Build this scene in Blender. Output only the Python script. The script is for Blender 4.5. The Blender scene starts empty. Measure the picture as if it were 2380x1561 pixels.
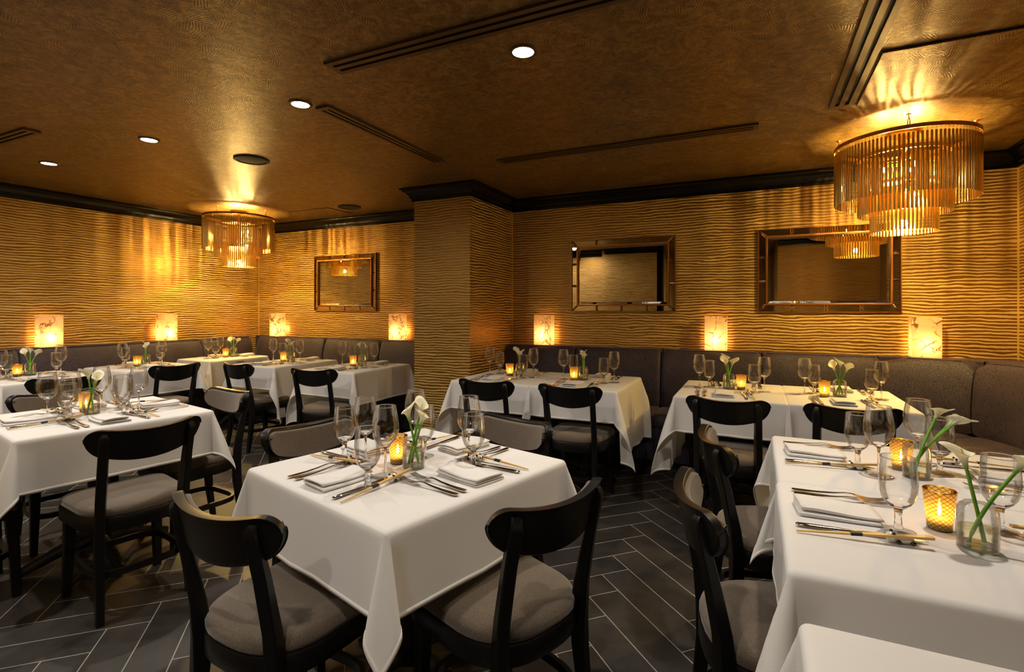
import bpy, bmesh, math, random
from mathutils import Vector, Matrix
random.seed(7)
PI = math.pi
sc = bpy.context.scene
COL = sc.collection
K = 0.886                      # scale from measured plan units to metres

# ------------------------------------------------------------------ camera, world, exposure
CAMH = 1.314
cam_d = bpy.data.cameras.new('camera')
cam_d.sensor_fit = 'HORIZONTAL'; cam_d.sensor_width = 36.0; cam_d.lens = 18.0
cam_d.shift_y = -63.9 / 2380.0
cam_d.clip_start = 0.02; cam_d.clip_end = 60
cam = bpy.data.objects.new('camera', cam_d)
cam.location = (0, 0, CAMH)
cam.rotation_euler = (PI / 2, 0, math.radians(25.38))
COL.objects.link(cam)
sc.camera = cam
sc.view_settings.view_transform = 'Standard'
sc.view_settings.look = 'None'
sc.view_settings.gamma = 1.0
sc.view_settings.use_curve_mapping = False
sc.view_settings.exposure = 0.0
world = bpy.data.worlds.new('world'); sc.world = world
world.use_nodes = True
world.node_tree.nodes['Background'].inputs['Color'].default_value = (1.0, 0.72, 0.42, 1)
world.node_tree.nodes['Background'].inputs['Strength'].default_value = 0.02
sc.cycles.caustics_reflective = False
sc.cycles.caustics_refractive = False
sc.cycles.sample_clamp_indirect = 6.0
sc.cycles.blur_glossy = 0.6
sc.cycles.max_bounces = 14
sc.cycles.transparent_max_bounces = 24

CEIL = 2.428; CROWN = 2.312
SPOT_W = 64.0; BULB_E = 3300.0; LAMP_W = 1.9; FLAME_E = 260.0
XL, XR, YB = -6.10, 1.69, 4.82
KB, KL = 1.036, 1.027       # wall-mounted things sit on planes a little farther out
PX0, PX1, PY = -2.887, -2.285, 3.947      # pillar
DOWNLIGHTS = [(-0.907, 2.025), (-2.236, 2.025), (-3.610, 2.025), (-4.890, 2.025), (0.42, 2.025)]
ADDED_FILL_LIGHTS = [(-0.75, 0.15), (-0.75, -0.75), (-4.45, 0.62), (-3.0, 0.62)]  # unseen spots behind the view, added as fill light
def spot(x, y, w, size=math.radians(120), blend=0.7, z=CEIL - 0.012):
    l = bpy.data.lights.new('downlight_or_fill_beam', 'SPOT')
    l.energy = w; l.color = (1.0, 0.90, 0.78); l.spot_size = size; l.spot_blend = blend
    l.shadow_soft_size = 0.035
    o = bpy.data.objects.new('downlight_or_fill_beam', l); o.location = (x, y, z); COL.objects.link(o)
for x, y in DOWNLIGHTS: spot(x, y, SPOT_W)
for x, y in ADDED_FILL_LIGHTS[:2]: spot(x, y, SPOT_W)  # corridor fill from behind the camera, added to lift the room
for x, y in ADDED_FILL_LIGHTS[2:]: spot(x, y, SPOT_W * 1.2, math.radians(172), 0.5)  # added wide-cone fill, throws sideways light onto the pillar front

# ------------------------------------------------------------------ node helper and materials
class NT:
    def __init__(s, name):
        s.m = bpy.data.materials.new(name); s.m.use_nodes = True
        s.t = s.m.node_tree; s.n = s.t.nodes; s.n.clear()
        s.out = s.n.new('ShaderNodeOutputMaterial')
    def link(s, a, b): s.t.links.new(a, b)
    def put(s, sock, v):
        if isinstance(v, bpy.types.NodeSocket): s.link(v, sock)
        elif isinstance(v, tuple) and len(v) == 3 and sock.type == 'RGBA': sock.default_value = (*v, 1)
        else: sock.default_value = v
    def math(s, op, a, b=None, c=None, clamp=False):
        n = s.n.new('ShaderNodeMath'); n.operation = op; n.use_clamp = clamp
        s.put(n.inputs[0], a)
        if b is not None: s.put(n.inputs[1], b)
        if c is not None: s.put(n.inputs[2], c)
        return n.outputs[0]
    def pos(s): 
        n = s.n.new('ShaderNodeNewGeometry'); return n.outputs['Position']
    def obj(s):
        n = s.n.new('ShaderNodeTexCoord'); return n.outputs['Object']
    def sep(s, v):
        n = s.n.new('ShaderNodeSeparateXYZ'); s.put(n.inputs[0], v); return n.outputs[0], n.outputs[1], n.outputs[2]
    def comb(s, x, y, z):
        n = s.n.new('ShaderNodeCombineXYZ'); s.put(n.inputs[0], x); s.put(n.inputs[1], y); s.put(n.inputs[2], z); return n.outputs[0]
    def noise(s, v, scale, detail=3.0, rough=0.55, dist=0.0):
        n = s.n.new('ShaderNodeTexNoise'); s.put(n.inputs['Vector'], v)
        n.inputs['Scale'].default_value = scale; n.inputs['Detail'].default_value = detail
        n.inputs['Roughness'].default_value = rough; n.inputs['Distortion'].default_value = dist
        return n.outputs['Fac']
    def vor(s, v, scale, feature='F1', rnd=1.0):
        n = s.n.new('ShaderNodeTexVoronoi'); n.feature = feature; s.put(n.inputs['Vector'], v)
        n.inputs['Scale'].default_value = scale; n.inputs['Randomness'].default_value = rnd
        return n
    def smooth(s, v, a, b, lo=0.0, hi=1.0):
        n = s.n.new('ShaderNodeMapRange'); n.interpolation_type = 'SMOOTHSTEP'
        s.put(n.inputs[0], v); s.put(n.inputs[1], a); s.put(n.inputs[2], b); s.put(n.inputs[3], lo); s.put(n.inputs[4], hi)
        return n.outputs[0]
    def mix(s, f, a, b, kind='RGBA', blend='MIX'):
        n = s.n.new('ShaderNodeMix'); n.data_type = kind
        if kind == 'RGBA':
            n.blend_type = blend
            s.put(n.inputs[0], f); s.put(n.inputs[6], a if not isinstance(a, tuple) else (*a, 1)); s.put(n.inputs[7], b if not isinstance(b, tuple) else (*b, 1))
            return n.outputs[2]
        s.put(n.inputs[0], f); s.put(n.inputs[2], a); s.put(n.inputs[3], b); return n.outputs[0]
    def bump(s, h, strength=0.3, dist=0.01):
        n = s.n.new('ShaderNodeBump'); n.inputs['Strength'].default_value = strength; n.inputs['Distance'].default_value = dist
        s.put(n.inputs['Height'], h); return n.outputs[0]
    def pbsdf(s, **kw):
        n = s.n.new('ShaderNodeBsdfPrincipled')
        for k, v in kw.items():
            s.put(n.inputs[k.replace('_', ' ')], v)
        return n
    def done(s, node, disp=None):
        s.link(node.outputs[0] if not isinstance(node, bpy.types.NodeSocket) else node, s.out.inputs['Surface']); return s.m

def plain(name, col, rough=0.5, metal=0.0, coat=0.0, **kw):
    t = NT(name)
    return t.done(t.pbsdf(Base_Color=col, Roughness=rough, Metallic=metal, Coat_Weight=coat, **kw))

def mat_wall():
    t = NT('gold_striped_wallpaper')
    x, y, z = t.sep(t.pos())
    h = t.math('ADD', x, y)
    n1 = t.noise(t.comb(t.math('MULTIPLY', h, 2.2), 0.0, t.math('MULTIPLY', z, 5.0)), 1.0, 3.0)
    n2 = t.noise(t.comb(t.math('MULTIPLY', h, 9.0), 3.0, t.math('MULTIPLY', z, 22.0)), 1.0, 3.0, 0.6)
    zz = t.math('ADD', z, t.math('MULTIPLY', t.math('SUBTRACT', n1, 0.5), 0.064))
    zz = t.math('ADD', zz, t.math('MULTIPLY', t.math('SUBTRACT', n2, 0.5), 0.014))
    w = t.math('SINE', t.math('MULTIPLY', zz, 2 * PI / 0.0245))
    n3 = t.noise(t.comb(t.math('MULTIPLY', h, 3.0), 9.0, t.math('MULTIPLY', z, 40.0)), 1.0, 2.0)
    thr = t.math('ADD', 0.12, t.math('MULTIPLY', t.math('SUBTRACT', n3, 0.5), 2.8))
    s = t.smooth(w, t.math('SUBTRACT', thr, 0.16), t.math('ADD', thr, 0.16))
    grain = t.noise(t.pos(), 140.0, 2.0)
    gold = t.mix(grain, (0.235, 0.098, 0.005), (0.36, 0.165, 0.010))
    tan = t.mix(grain, (0.57, 0.385, 0.115), (0.72, 0.51, 0.18))
    col = t.mix(s, gold, tan)
    metal = t.mix(s, 0.72, 0.12, 'FLOAT'); rough = t.mix(s, 0.36, 0.5, 'FLOAT')
    b = t.bump(t.math('ADD', s, t.math('MULTIPLY', grain, 0.3)), 0.12, 0.002)
    return t.done(t.pbsdf(Base_Color=col, Metallic=metal, Roughness=rough, Normal=b))

def mat_ceiling():
    t = NT('textured_gold_ceiling_paper')
    p = t.pos()
    v = t.vor(p, 20.0)
    cellcol = v.outputs['Color']
    r, g, b_ = t.sep(cellcol)
    x, y, z = t.sep(p)
    ang = t.math('MULTIPLY', r, 6.28)
    u = t.math('ADD', t.math('MULTIPLY', x, t.math('COSINE', ang)), t.math('MULTIPLY', y, t.math('SINE', ang)))
    hatch = t.math('SINE', t.math('MULTIPLY', u, 620.0))
    brick = t.n.new('ShaderNodeTexBrick'); t.put(brick.inputs['Vector'], p); brick.inputs['Scale'].default_value = 14.0
    brick.inputs['Mortar Size'].default_value = 0.03
    n1 = t.noise(p, 2.2, 5.0, 0.65); n2 = t.noise(p, 46.0, 5.0, 0.75, 0.8); n3 = t.noise(p, 11.0, 4.0, 0.7, 1.5)
    hh = t.math('ADD', t.math('MULTIPLY', hatch, t.math('MULTIPLY', g, 0.26)), n2)
    c = t.mix(t.smooth(n3, 0.35, 0.68), (0.21, 0.112, 0.026), (0.46, 0.270, 0.075))
    c = t.mix(t.smooth(hh, 0.22, 0.72), t.mix(0.8, c, (0.014, 0.008, 0.003)), c)
    c = t.mix(t.smooth(n1, 0.3, 0.7), t.mix(0.25, c, (0.17, 0.09, 0.022)), c)
    bm = t.bump(t.math('ADD', hh, n3), 0.28, 0.004)
    return t.done(t.pbsdf(Base_Color=c, Metallic=0.45, Roughness=0.36, Normal=bm))

def mat_floor():
    t = NT('slate_herringbone_tiles')
    x, y, z = t.sep(t.pos())
    W = 0.152; N = 4.0
    a = t.math('MULTIPLY', t.math('ADD', x, y), 0.70710678 / W)
    b = t.math('MULTIPLY', t.math('SUBTRACT', x, y), -0.70710678 / W)
    v = t.math('SUBTRACT', a, 0.34); u = t.math('SUBTRACT', b, 2.70)
    i = t.math('FLOOR', u); j = t.math('FLOOR', v)
    fu = t.math('FRACT', u); fv = t.math('FRACT', v)
    k = t.math('FLOORED_MODULO', t.math('SUBTRACT', i, j), 2 * N)
    isv = t.math('GREATER_THAN', k, N - 0.5)
    lh = t.math('ADD', k, fu); lv = t.math('ADD', t.math('SUBTRACT', 2 * N - 1, k), fv)
    along = t.mix(isv, lh, lv, 'FLOAT'); across = t.mix(isv, fv, fu, 'FLOAT')
    d = t.math('MINIMUM', t.math('MINIMUM', along, t.math('SUBTRACT', N, along)), t.math('MINIMUM', across, t.math('SUBTRACT', 1.0, across)))
    grout = t.smooth(d, 0.010, 0.018, 1.0, 0.0)
    id1 = t.mix(isv, t.math('SUBTRACT', i, k), i, 'FLOAT')
    id2 = t.mix(isv, j, t.math('SUBTRACT', j, t.math('SUBTRACT', 2 * N - 1, k)), 'FLOAT')
    wn = t.n.new('ShaderNodeTexWhiteNoise'); t.put(wn.inputs['Vector'], t.comb(id1, id2, isv))
    rv = wn.outputs['Value']
    n1 = t.noise(t.comb(t.math('ADD', x, t.math('MULTIPLY', rv, 7.0)), y, rv), 3.5, 6.0, 0.65)
    n2 = t.noise(t.pos(), 60.0, 4.0, 0.7)
    c = t.mix(t.smooth(n1, 0.3, 0.75), (0.012, 0.0115, 0.011), (0.042, 0.037, 0.032))
    c = t.mix(t.math('MULTIPLY', rv, 0.35), c, (0.036, 0.032, 0.028))
    c = t.mix(t.smooth(n2, 0.55, 0.8), c, (0.058, 0.048, 0.038))
    c = t.mix(grout, c, (0.30, 0.265, 0.215))
    bm = t.bump(t.math('ADD', t.math('MULTIPLY', grout, -1.0), t.math('MULTIPLY', n1, 0.3)), 0.25, 0.004)
    rough = t.mix(grout, t.smooth(n1, 0.2, 0.8, 0.36, 0.52), 0.8, 'FLOAT')
    return t.done(t.pbsdf(Base_Color=c, Roughness=rough, Normal=bm))

def mat_cloth():
    t = NT('white_linen')
    p = t.pos(); n = t.noise(p, 900.0, 1.0)
    d = t.pbsdf(Base_Color=(0.80, 0.775, 0.745), Roughness=0.85, Sheen_Weight=0.15, Normal=t.bump(n, 0.06, 0.001))
    tl = t.n.new('ShaderNodeBsdfTranslucent'); tl.inputs[0].default_value = (0.80, 0.76, 0.70, 1)
    ms = t.n.new('ShaderNodeMixShader'); ms.inputs[0].default_value = 0.18
    t.link(d.outputs[0], ms.inputs[1]); t.link(tl.outputs[0], ms.inputs[2])
    return t.done(ms)

def mat_velvet():
    t = NT('plum_crocodile_velvet')
    p = t.pos()
    x, y, z = t.sep(p)
    v = t.vor(t.comb(t.math('MULTIPLY', t.math('ADD', x, y), 1.0), t.math('MULTIPLY', t.math('SUBTRACT', x, y), 0.8), t.math('MULTIPLY', z, 1.25)), 50.0, 'DISTANCE_TO_EDGE', 0.75)
    e = t.smooth(v.outputs['Distance'], 0.02, 0.12)
    n = t.noise(p, 6.0, 4.0, 0.6)
    c = t.mix(e, (0.009, 0.006, 0.010), t.mix(t.smooth(n, 0.3, 0.7), (0.026, 0.018, 0.032), (0.050, 0.036, 0.058)))
    return t.done(t.pbsdf(Base_Color=c, Roughness=0.62, Sheen_Weight=0.35, Sheen_Roughness=0.4, Sheen_Tint=(0.66, 0.54, 0.72), Normal=t.bump(e, 0.35, 0.002)))

def mat_fabric():
    t = NT('taupe_wool_upholstery')
    p = t.obj()
    n = t.noise(p, 420.0, 2.0, 0.7); n2 = t.noise(p, 14.0, 3.0)
    c = t.mix(t.smooth(n, 0.3, 0.72), (0.052, 0.036, 0.023), (0.150, 0.110, 0.070))
    c = t.mix(t.math('MULTIPLY', t.smooth(n2, 0.4, 0.7), 0.25), c, (0.06, 0.046, 0.033))
    return t.done(t.pbsdf(Base_Color=c, Roughness=0.85, Sheen_Weight=0.3, Normal=t.bump(n, 0.2, 0.001)))

def mat_black_wood():
    t = NT('black_lacquered_wood')
    x, y, z = t.sep(t.obj())
    n = t.noise(t.comb(t.math('MULTIPLY', x, 60.0), t.math('MULTIPLY', y, 60.0), t.math('MULTIPLY', z, 6.0)), 1.0, 3.0)
    c = t.mix(n, (0.0025, 0.0024, 0.0026), (0.006, 0.0055, 0.0055))
    return t.done(t.pbsdf(Base_Color=c, Roughness=0.38, Specular_IOR_Level=0.28, Coat_Weight=0.06, Coat_Roughness=0.2, Normal=t.bump(n, 0.05, 0.001)))

def mat_thin_glass(name='thin_clear_glass', tint=(0.985, 0.985, 0.98), edge=(0.42, 0.42, 0.41)):
    t = NT(name)
    lw = t.n.new('ShaderNodeLayerWeight'); lw.inputs['Blend'].default_value = 0.5
    fr = t.n.new('ShaderNodeFresnel'); fr.inputs['IOR'].default_value = 1.5
    tr = t.n.new('ShaderNodeBsdfTransparent'); t.put(tr.inputs[0], t.mix(t.math('POWER', lw.outputs['Facing'], 4.0), tint, edge))
    gl = t.n.new('ShaderNodeBsdfGlossy'); gl.inputs['Roughness'].default_value = 0.015; gl.inputs['Color'].default_value = (1, 1, 1, 1)
    ms = t.n.new('ShaderNodeMixShader')
    t.put(ms.inputs[0], t.math('MULTIPLY', t.math('MINIMUM', fr.outputs[0], 0.45), 1.55, clamp=True))
    t.link(tr.outputs[0], ms.inputs[1]); t.link(gl.outputs[0], ms.inputs[2])
    return t.done(ms)

def mat_solid_glass():
    t = NT('solid_clear_glass')
    return t.done(t.pbsdf(Base_Color=(1, 1, 1), Roughness=0.0, IOR=1.46, Transmission_Weight=1.0))

def mat_water():
    t = NT('vase_water')
    return t.done(t.pbsdf(Base_Color=(0.97, 1.0, 0.95), Roughness=0.0, IOR=1.33, Transmission_Weight=1.0))

def mat_amber():
    t = NT('amber_diamond_glass')
    x, y, z = t.sep(t.obj())
    ang = t.math('MULTIPLY', t.math('ARCTAN2', y, x), 14.0 / (2 * PI))
    zz = t.math('MULTIPLY', z, 95.0)
    a = t.math('ABSOLUTE', t.math('SUBTRACT', t.math('FRACT', t.math('ADD', ang, zz)), 0.5))
    b = t.math('ABSOLUTE', t.math('SUBTRACT', t.math('FRACT', t.math('SUBTRACT', ang, zz)), 0.5))
    ln = t.smooth(t.math('MINIMUM', a, b), 0.06, 0.13, 1.0, 0.0)
    fr = t.n.new('ShaderNodeFresnel'); fr.inputs['IOR'].default_value = 1.5
    tl = t.n.new('ShaderNodeBsdfTranslucent'); t.put(tl.inputs[0], t.mix(ln, (0.74, 0.51, 0.13), (0.22, 0.10, 0.01)))
    tr = t.n.new('ShaderNodeBsdfTransparent'); t.put(tr.inputs[0], t.mix(ln, (1.0, 0.80, 0.36), (0.35, 0.20, 0.05)))
    df = t.n.new('ShaderNodeBsdfDiffuse'); t.put(df.inputs[0], t.mix(ln, (0.62, 0.42, 0.12), (0.20, 0.11, 0.02)))
    gl = t.n.new('ShaderNodeBsdfGlossy'); gl.inputs['Roughness'].default_value = 0.08; gl.inputs['Color'].default_value = (1, 0.85, 0.55, 1)
    m1 = t.n.new('ShaderNodeMixShader'); m1.inputs[0].default_value = 0.55
    t.link(tl.outputs[0], m1.inputs[1]); t.link(tr.outputs[0], m1.inputs[2])
    m0 = t.n.new('ShaderNodeMixShader'); m0.inputs[0].default_value = 0.22
    t.link(m1.outputs[0], m0.inputs[1]); t.link(df.outputs[0], m0.inputs[2])
    m2 = t.n.new('ShaderNodeMixShader'); t.put(m2.inputs[0], t.math('ADD', fr.outputs[0], 0.04))
    t.link(m0.outputs[0], m2.inputs[1]); t.link(gl.outputs[0], m2.inputs[2])
    return t.done(m2)

def mat_alabaster():
    t = NT('veined_alabaster')
    p = t.pos()
    n = t.noise(p, 7.0, 4.0, 0.6)
    w = t.comb(*[t.math('ADD', c, t.math('MULTIPLY', t.math('SUBTRACT', n, 0.5), 0.22)) for c in t.sep(p)])
    v = t.vor(w, 10.0, 'DISTANCE_TO_EDGE', 1.0)
    vein = t.smooth(v.outputs['Distance'], 0.0, 0.085, 1.0, 0.0)
    v2 = t.vor(w, 10.0)
    cell = v2.outputs['Color']
    r, g, b = t.sep(cell)
    mask = t.smooth(t.noise(p, 9.0, 3.0), 0.40, 0.56)
    c = t.mix(t.math('MULTIPLY', r, 0.6), (0.93, 0.80, 0.55), (0.80, 0.52, 0.22))
    c = t.mix(t.math('MULTIPLY', vein, mask), c, (0.22, 0.075, 0.01))
    tl = t.n.new('ShaderNodeBsdfTranslucent'); t.put(tl.inputs[0], c)
    df = t.pbsdf(Base_Color=c, Roughness=0.3)
    ms = t.n.new('ShaderNodeMixShader'); ms.inputs[0].default_value = 0.40
    t.link(tl.outputs[0], ms.inputs[1]); t.link(df.outputs[0], ms.inputs[2])
    return t.done(ms)

def emis(name, col, e):
    t = NT(name); n = t.n.new('ShaderNodeEmission'); n.inputs[0].default_value = (*col, 1); n.inputs[1].default_value = e
    return t.done(n)

def mat_rod():
    t = NT('gold_tinted_glass_rod')
    d = t.pbsdf(Base_Color=(0.95, 0.66, 0.22), Roughness=0.17, Metallic=1.0)
    tl = t.n.new('ShaderNodeBsdfTranslucent'); tl.inputs[0].default_value = (0.95, 0.62, 0.16, 1)
    ms = t.n.new('ShaderNodeMixShader'); ms.inputs[0].default_value = 0.14
    t.link(d.outputs[0], ms.inputs[1]); t.link(tl.outputs[0], ms.inputs[2])
    return t.done(ms)

def mat_petal():
    t = NT('calla_petal')
    x, y, z = t.sep(t.obj())
    f = t.smooth(z, -0.062, -0.02)
    c = t.mix(f, (0.24, 0.42, 0.03), (0.86, 0.83, 0.62))
    df = t.pbsdf(Base_Color=c, Roughness=0.5)
    tl = t.n.new('ShaderNodeBsdfTranslucent'); t.put(tl.inputs[0], c)
    ms = t.n.new('ShaderNodeMixShader'); ms.inputs[0].default_value = 0.3
    t.link(df.outputs[0], ms.inputs[1]); t.link(tl.outputs[0], ms.inputs[2])
    return t.done(ms)

M = dict(
    wall=mat_wall(), ceil=mat_ceiling(), floor=mat_floor(), cloth=mat_cloth(), velvet=mat_velvet(), fabric=mat_fabric(),
    wood=mat_black_wood(), thin=mat_thin_glass(), glass=mat_solid_glass(), water=mat_thin_glass('vase_water', (0.93, 0.97, 0.86), (0.70, 0.78, 0.55)), foot=mat_thin_glass('glass_foot', (0.95, 0.95, 0.94), (0.72, 0.72, 0.70)), amber=mat_amber(), alab=mat_alabaster(),
    gloss_black=plain('gloss_black_paint', (0.002, 0.0018, 0.0018), 0.26, Specular_IOR_Level=0.22),
    black=plain('matte_black', (0.008, 0.008, 0.008), 0.6),
    bronze=plain('bronze_painted_metal', (0.10, 0.058, 0.020), 0.38, 0.6),
    slot=plain('dark_slot', (0.002, 0.002, 0.002), 0.6),
    gold=plain('gold_metal', (0.62, 0.33, 0.06), 0.28, 1.0),
    goldframe=plain('copper_gold_frame', (0.42, 0.17, 0.035), 0.32, 0.9),
    rod=mat_rod(),
    mirror=plain('silvered_mirror', (0.66, 0.64, 0.59), 0.004, 1.0),
    steel=plain('polished_steel', (0.62, 0.60, 0.57), 0.12, 1.0),
    bamboo=plain('bamboo', (0.62, 0.40, 0.13), 0.5),
    wax=plain('candle_wax', (0.85, 0.72, 0.45), 0.5),
    china_white=plain('white_glazed_china', (0.80, 0.75, 0.66), 0.15, coat=0.5),
    china_black=plain('black_glazed_china', (0.006, 0.006, 0.006), 0.12, coat=0.5),
    stem=plain('green_stem', (0.13, 0.34, 0.02), 0.4),
    spadix=plain('yellow_spadix', (0.75, 0.50, 0.05), 0.6), petal=mat_petal(),
    bead=plain('gold_corner_bead', (0.75, 0.48, 0.12), 0.4, 0.3),
    speaker=plain('black_speaker_mesh', (0.012, 0.011, 0.010), 0.7),
    bulb=emis('lit_bulb', (1.0, 0.66, 0.21), BULB_E), flame=emis('candle_flame', (1.0, 0.52, 0.14), FLAME_E),
    down=emis('downlight_lens', (1.0, 0.93, 0.84), 120.0), bulb_lamp=emis('lamp_bulb', (1.0, 0.55, 0.2), 30.0),
)

# ------------------------------------------------------------------ mesh and object helpers
def mk(name, bm, mat, parent=None, smooth=False, angle=None):
    me = bpy.data.meshes.new(name)
    bmesh.ops.recalc_face_normals(bm, faces=bm.faces)
    bm.to_mesh(me); bm.free()
    me.materials.append(mat)
    if smooth:
        for p in me.polygons: p.use_smooth = True
        if angle is not None: me.set_sharp_from_angle(angle=math.radians(angle))
    o = bpy.data.objects.new(name, me); COL.objects.link(o)
    if parent: o.parent = parent
    return o
def empty(name, label, cat, loc=(0, 0, 0), rz=0.0, group=None):
    o = bpy.data.objects.new(name, None); o.empty_display_size = 0.05; COL.objects.link(o)
    o.location = loc; o.rotation_euler = (0, 0, rz)
    return tag(o, label, cat, group)
def tag(o, label, cat, group=None):
    o['label'] = label; o['category'] = cat
    if group: o['group'] = group
    return o
def struct(o): o['kind'] = 'structure'; return o
KIDS = {}
def children_of(o):
    return [c for c in COL.objects if c.parent == o]
def dup(src, label, loc, rz, group=None, cat=None):
    """copy of a thing with its parts and sub-parts"""
    r = src.copy(); COL.objects.link(r); r.location = loc; r.rotation_euler = (0, 0, rz)
    r['label'] = label
    if group: r['group'] = group
    if src.name not in KIDS:
        KIDS[src.name] = [(c, list(c.children)) for c in src.children]
    for c, gs in KIDS[src.name]:
        d = c.copy(); COL.objects.link(d); d.parent = r
        for g in gs:
            e = g.copy(); COL.objects.link(e); e.parent = d
    return r
class Maker:
    """first call places the original itself, later calls copy it"""
    def __init__(s, src): s.src = src; s.used = False
    def __call__(s, label, loc, rz=0.0, group=None):
        if not s.used:
            s.used = True; o = s.src
            s.first = (label, loc, rz, group)
            return o
        return dup(s.src, label, loc, rz, group)
    def finish(s):
        label, loc, rz, group = s.first; o = s.src
        o.location = loc; o.rotation_euler = (0, 0, rz); o['label'] = label
        if group: o['group'] = group

def box(bm, x0, x1, y0, y1, z0, z1, bev=0.0, seg=2):
    r = bmesh.ops.create_cube(bm, size=1.0)
    vs = r['verts']
    for v in vs:
        v.co = Vector(((x0 + x1) / 2 + v.co.x * (x1 - x0), (y0 + y1) / 2 + v.co.y * (y1 - y0), (z0 + z1) / 2 + v.co.z * (z1 - z0)))
    if bev:
        es = {e for v in vs for e in v.link_edges}
        bmesh.ops.bevel(bm, geom=list(es), offset=bev, segments=seg, profile=0.5, affect='EDGES')
    return bm
def lathe(bm, prof, n=28, cap0=False, cap1=False, c=(0, 0)):
    rings = []
    for r, z in prof:
        if r < 1e-6: rings.append([bm.verts.new((c[0], c[1], z))])
        else: rings.append([bm.verts.new((c[0] + r * math.cos(2 * PI * i / n), c[1] + r * math.sin(2 * PI * i / n), z)) for i in range(n)])
    for a, b in zip(rings, rings[1:]):
        for i in range(n):
            j = (i + 1) % n
            if len(a) == 1: bm.faces.new((a[0], b[i], b[j]))
            elif len(b) == 1: bm.faces.new((a[i], a[j], b[0]))
            else: bm.faces.new((a[i], a[j], b[j], b[i]))
    if cap0 and len(rings[0]) > 1: bm.faces.new(rings[0])
    if cap1 and len(rings[-1]) > 1: bm.faces.new(rings[-1])
    return bm
def tube(bm, pts, rad, n=8, closed=False, flat=None):
    """round tube (or flat band: flat=(half width in plan, half height in z)) along points"""
    pts = [Vector(p) for p in pts]; rings = []; m = len(pts)
    for i, p in enumerate(pts):
        if closed: t = pts[(i + 1) % m] - pts[i - 1]
        else: t = pts[min(i + 1, m - 1)] - pts[max(i - 1, 0)]
        t.normalize()
        up = Vector((0, 0, 1)) if abs(t.z) < 0.95 else Vector((0, 1, 0))
        s = t.cross(up).normalized(); u = s.cross(t).normalized()
        r = rad[i] if isinstance(rad, (list, tuple)) else rad
        if flat: ring = [bm.verts.new(p + s * a * flat[0] + u * b * flat[1]) for a, b in ((1, 1), (-1, 1), (-1, -1), (1, -1))]
        else: ring = [bm.verts.new(p + s * (r * math.cos(2 * PI * k / n)) + u * (r * math.sin(2 * PI * k / n))) for k in range(n)]
        rings.append(ring)
    k = len(rings[0])
    for i in range(m if closed else m - 1):
        a, b = rings[i], rings[(i + 1) % m]
        for q in range(k): bm.faces.new((a[q], a[(q + 1) % k], b[(q + 1) % k], b[q]))
    if not closed: bm.faces.new(rings[0]); bm.faces.new(rings[-1])
    return bm
def loft(bm, rings, cap=True):
    vr = [[bm.verts.new(p) for p in r] for r in rings]
    n = len(vr[0])
    for a, b in zip(vr, vr[1:]):
        for q in range(n): bm.faces.new((a[q], a[(q + 1) % n], b[(q + 1) % n], b[q]))
    if cap: bm.faces.new(vr[0]); bm.faces.new(vr[-1])
    return bm
def ellipsoid(bm, c, r, seg=14, rings=9, rot=None):
    m = Matrix.Translation(c)
    if rot: m = m @ rot
    m = m @ Matrix.Diagonal((*r, 1))
    bmesh.ops.create_uvsphere(bm, u_segments=seg, v_segments=rings, radius=1.0, matrix=m)
    return bm

# ------------------------------------------------------------------ room shell
bm = bmesh.new(); box(bm, -6.4, 2.1, -2.5, 5.2, -0.12, 0.0); struct(mk('floor', bm, M['floor']))
bm = bmesh.new(); box(bm, -6.4, 2.1, -2.5, 5.2, CEIL, CEIL + 0.12); struct(mk('ceiling', bm, M['ceil']))
def wall(name, x0, x1, y0, y1, mat='wall', z1=CEIL):
    bm = bmesh.new(); box(bm, x0, x1, y0, y1, 0, z1); return struct(mk(name, bm, M[mat]))
wall('wall_left', XL - 0.12, XL, -0.17, YB + 0.12)
wall('wall_back', XL, XR, YB, YB + 0.12)
wall('wall_right', XR, XR + 0.12, 0.23, YB + 0.12)
wall('pillar', PX0, PX1, PY, YB)
wall('wall_rear_left', XL, -2.48, -0.17, -0.05)
wall('wall_rear_return', -2.60, -2.48, -0.05, 0.18)
wall('wall_rear_middle', -2.48, -1.57, 0.18, 0.30)
wall('wall_rear_right', 0.33, XR, 0.23, 0.35)
wall('wall_corridor_left', -1.69, -1.57, -2.28, 0.18)
wall('wall_corridor_right', 0.33, 0.45, -2.28, 0.23)
wall('wall_corridor_end', -1.69, 0.45, -2.40, -2.28)
bm = bmesh.new(); box(bm, -1.57, -1.47, 0.16, 0.31, 0, CEIL, 0.004); struct(mk('door_frame', bm, M['gloss_black']))

CP = [(0.0, 0.0), (0.018, 0.0), (0.020, 0.022), (0.030, 0.028), (0.036, 0.050), (0.058, 0.074), (0.082, 0.089), (0.086, 0.100), (0.100, 0.104), (0.100, 0.116), (0.0, 0.116)]
def crown(name, a, b, na, nb):
    """moulding along wall a-b; na/nb are the offset directions (mitred) at the ends"""
    bm = bmesh.new()
    rings = [[(p[0] + w * n[0], p[1] + w * n[1], CROWN + z) for w, z in CP] for p, n in ((a, na), (b, nb))]
    loft(bm, rings); return struct(mk(name, bm, M['gloss_black']))
crown('trim_1', (XL, -0.05), (XL, YB), (1, 1), (1, -1))
crown('trim_2', (XL, YB), (PX0, YB), (1, -1), (-1, -1))
crown('trim_3', (PX0, YB), (PX0, PY), (-1, -1), (-1, -1))
crown('trim_4', (PX0, PY), (PX1, PY), (-1, -1), (1, -1))
crown('trim_5', (PX1, PY), (PX1, YB), (1, -1), (1, -1))
crown('trim_6', (PX1, YB), (XR, YB), (1, -1), (-1, -1))
crown('trim_7', (XR, YB), (XR, 0.35), (-1, -1), (-1, 1))
crown('trim_8', (XR, 0.35), (0.33, 0.35), (-1, 1), (0, 1))
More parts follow.
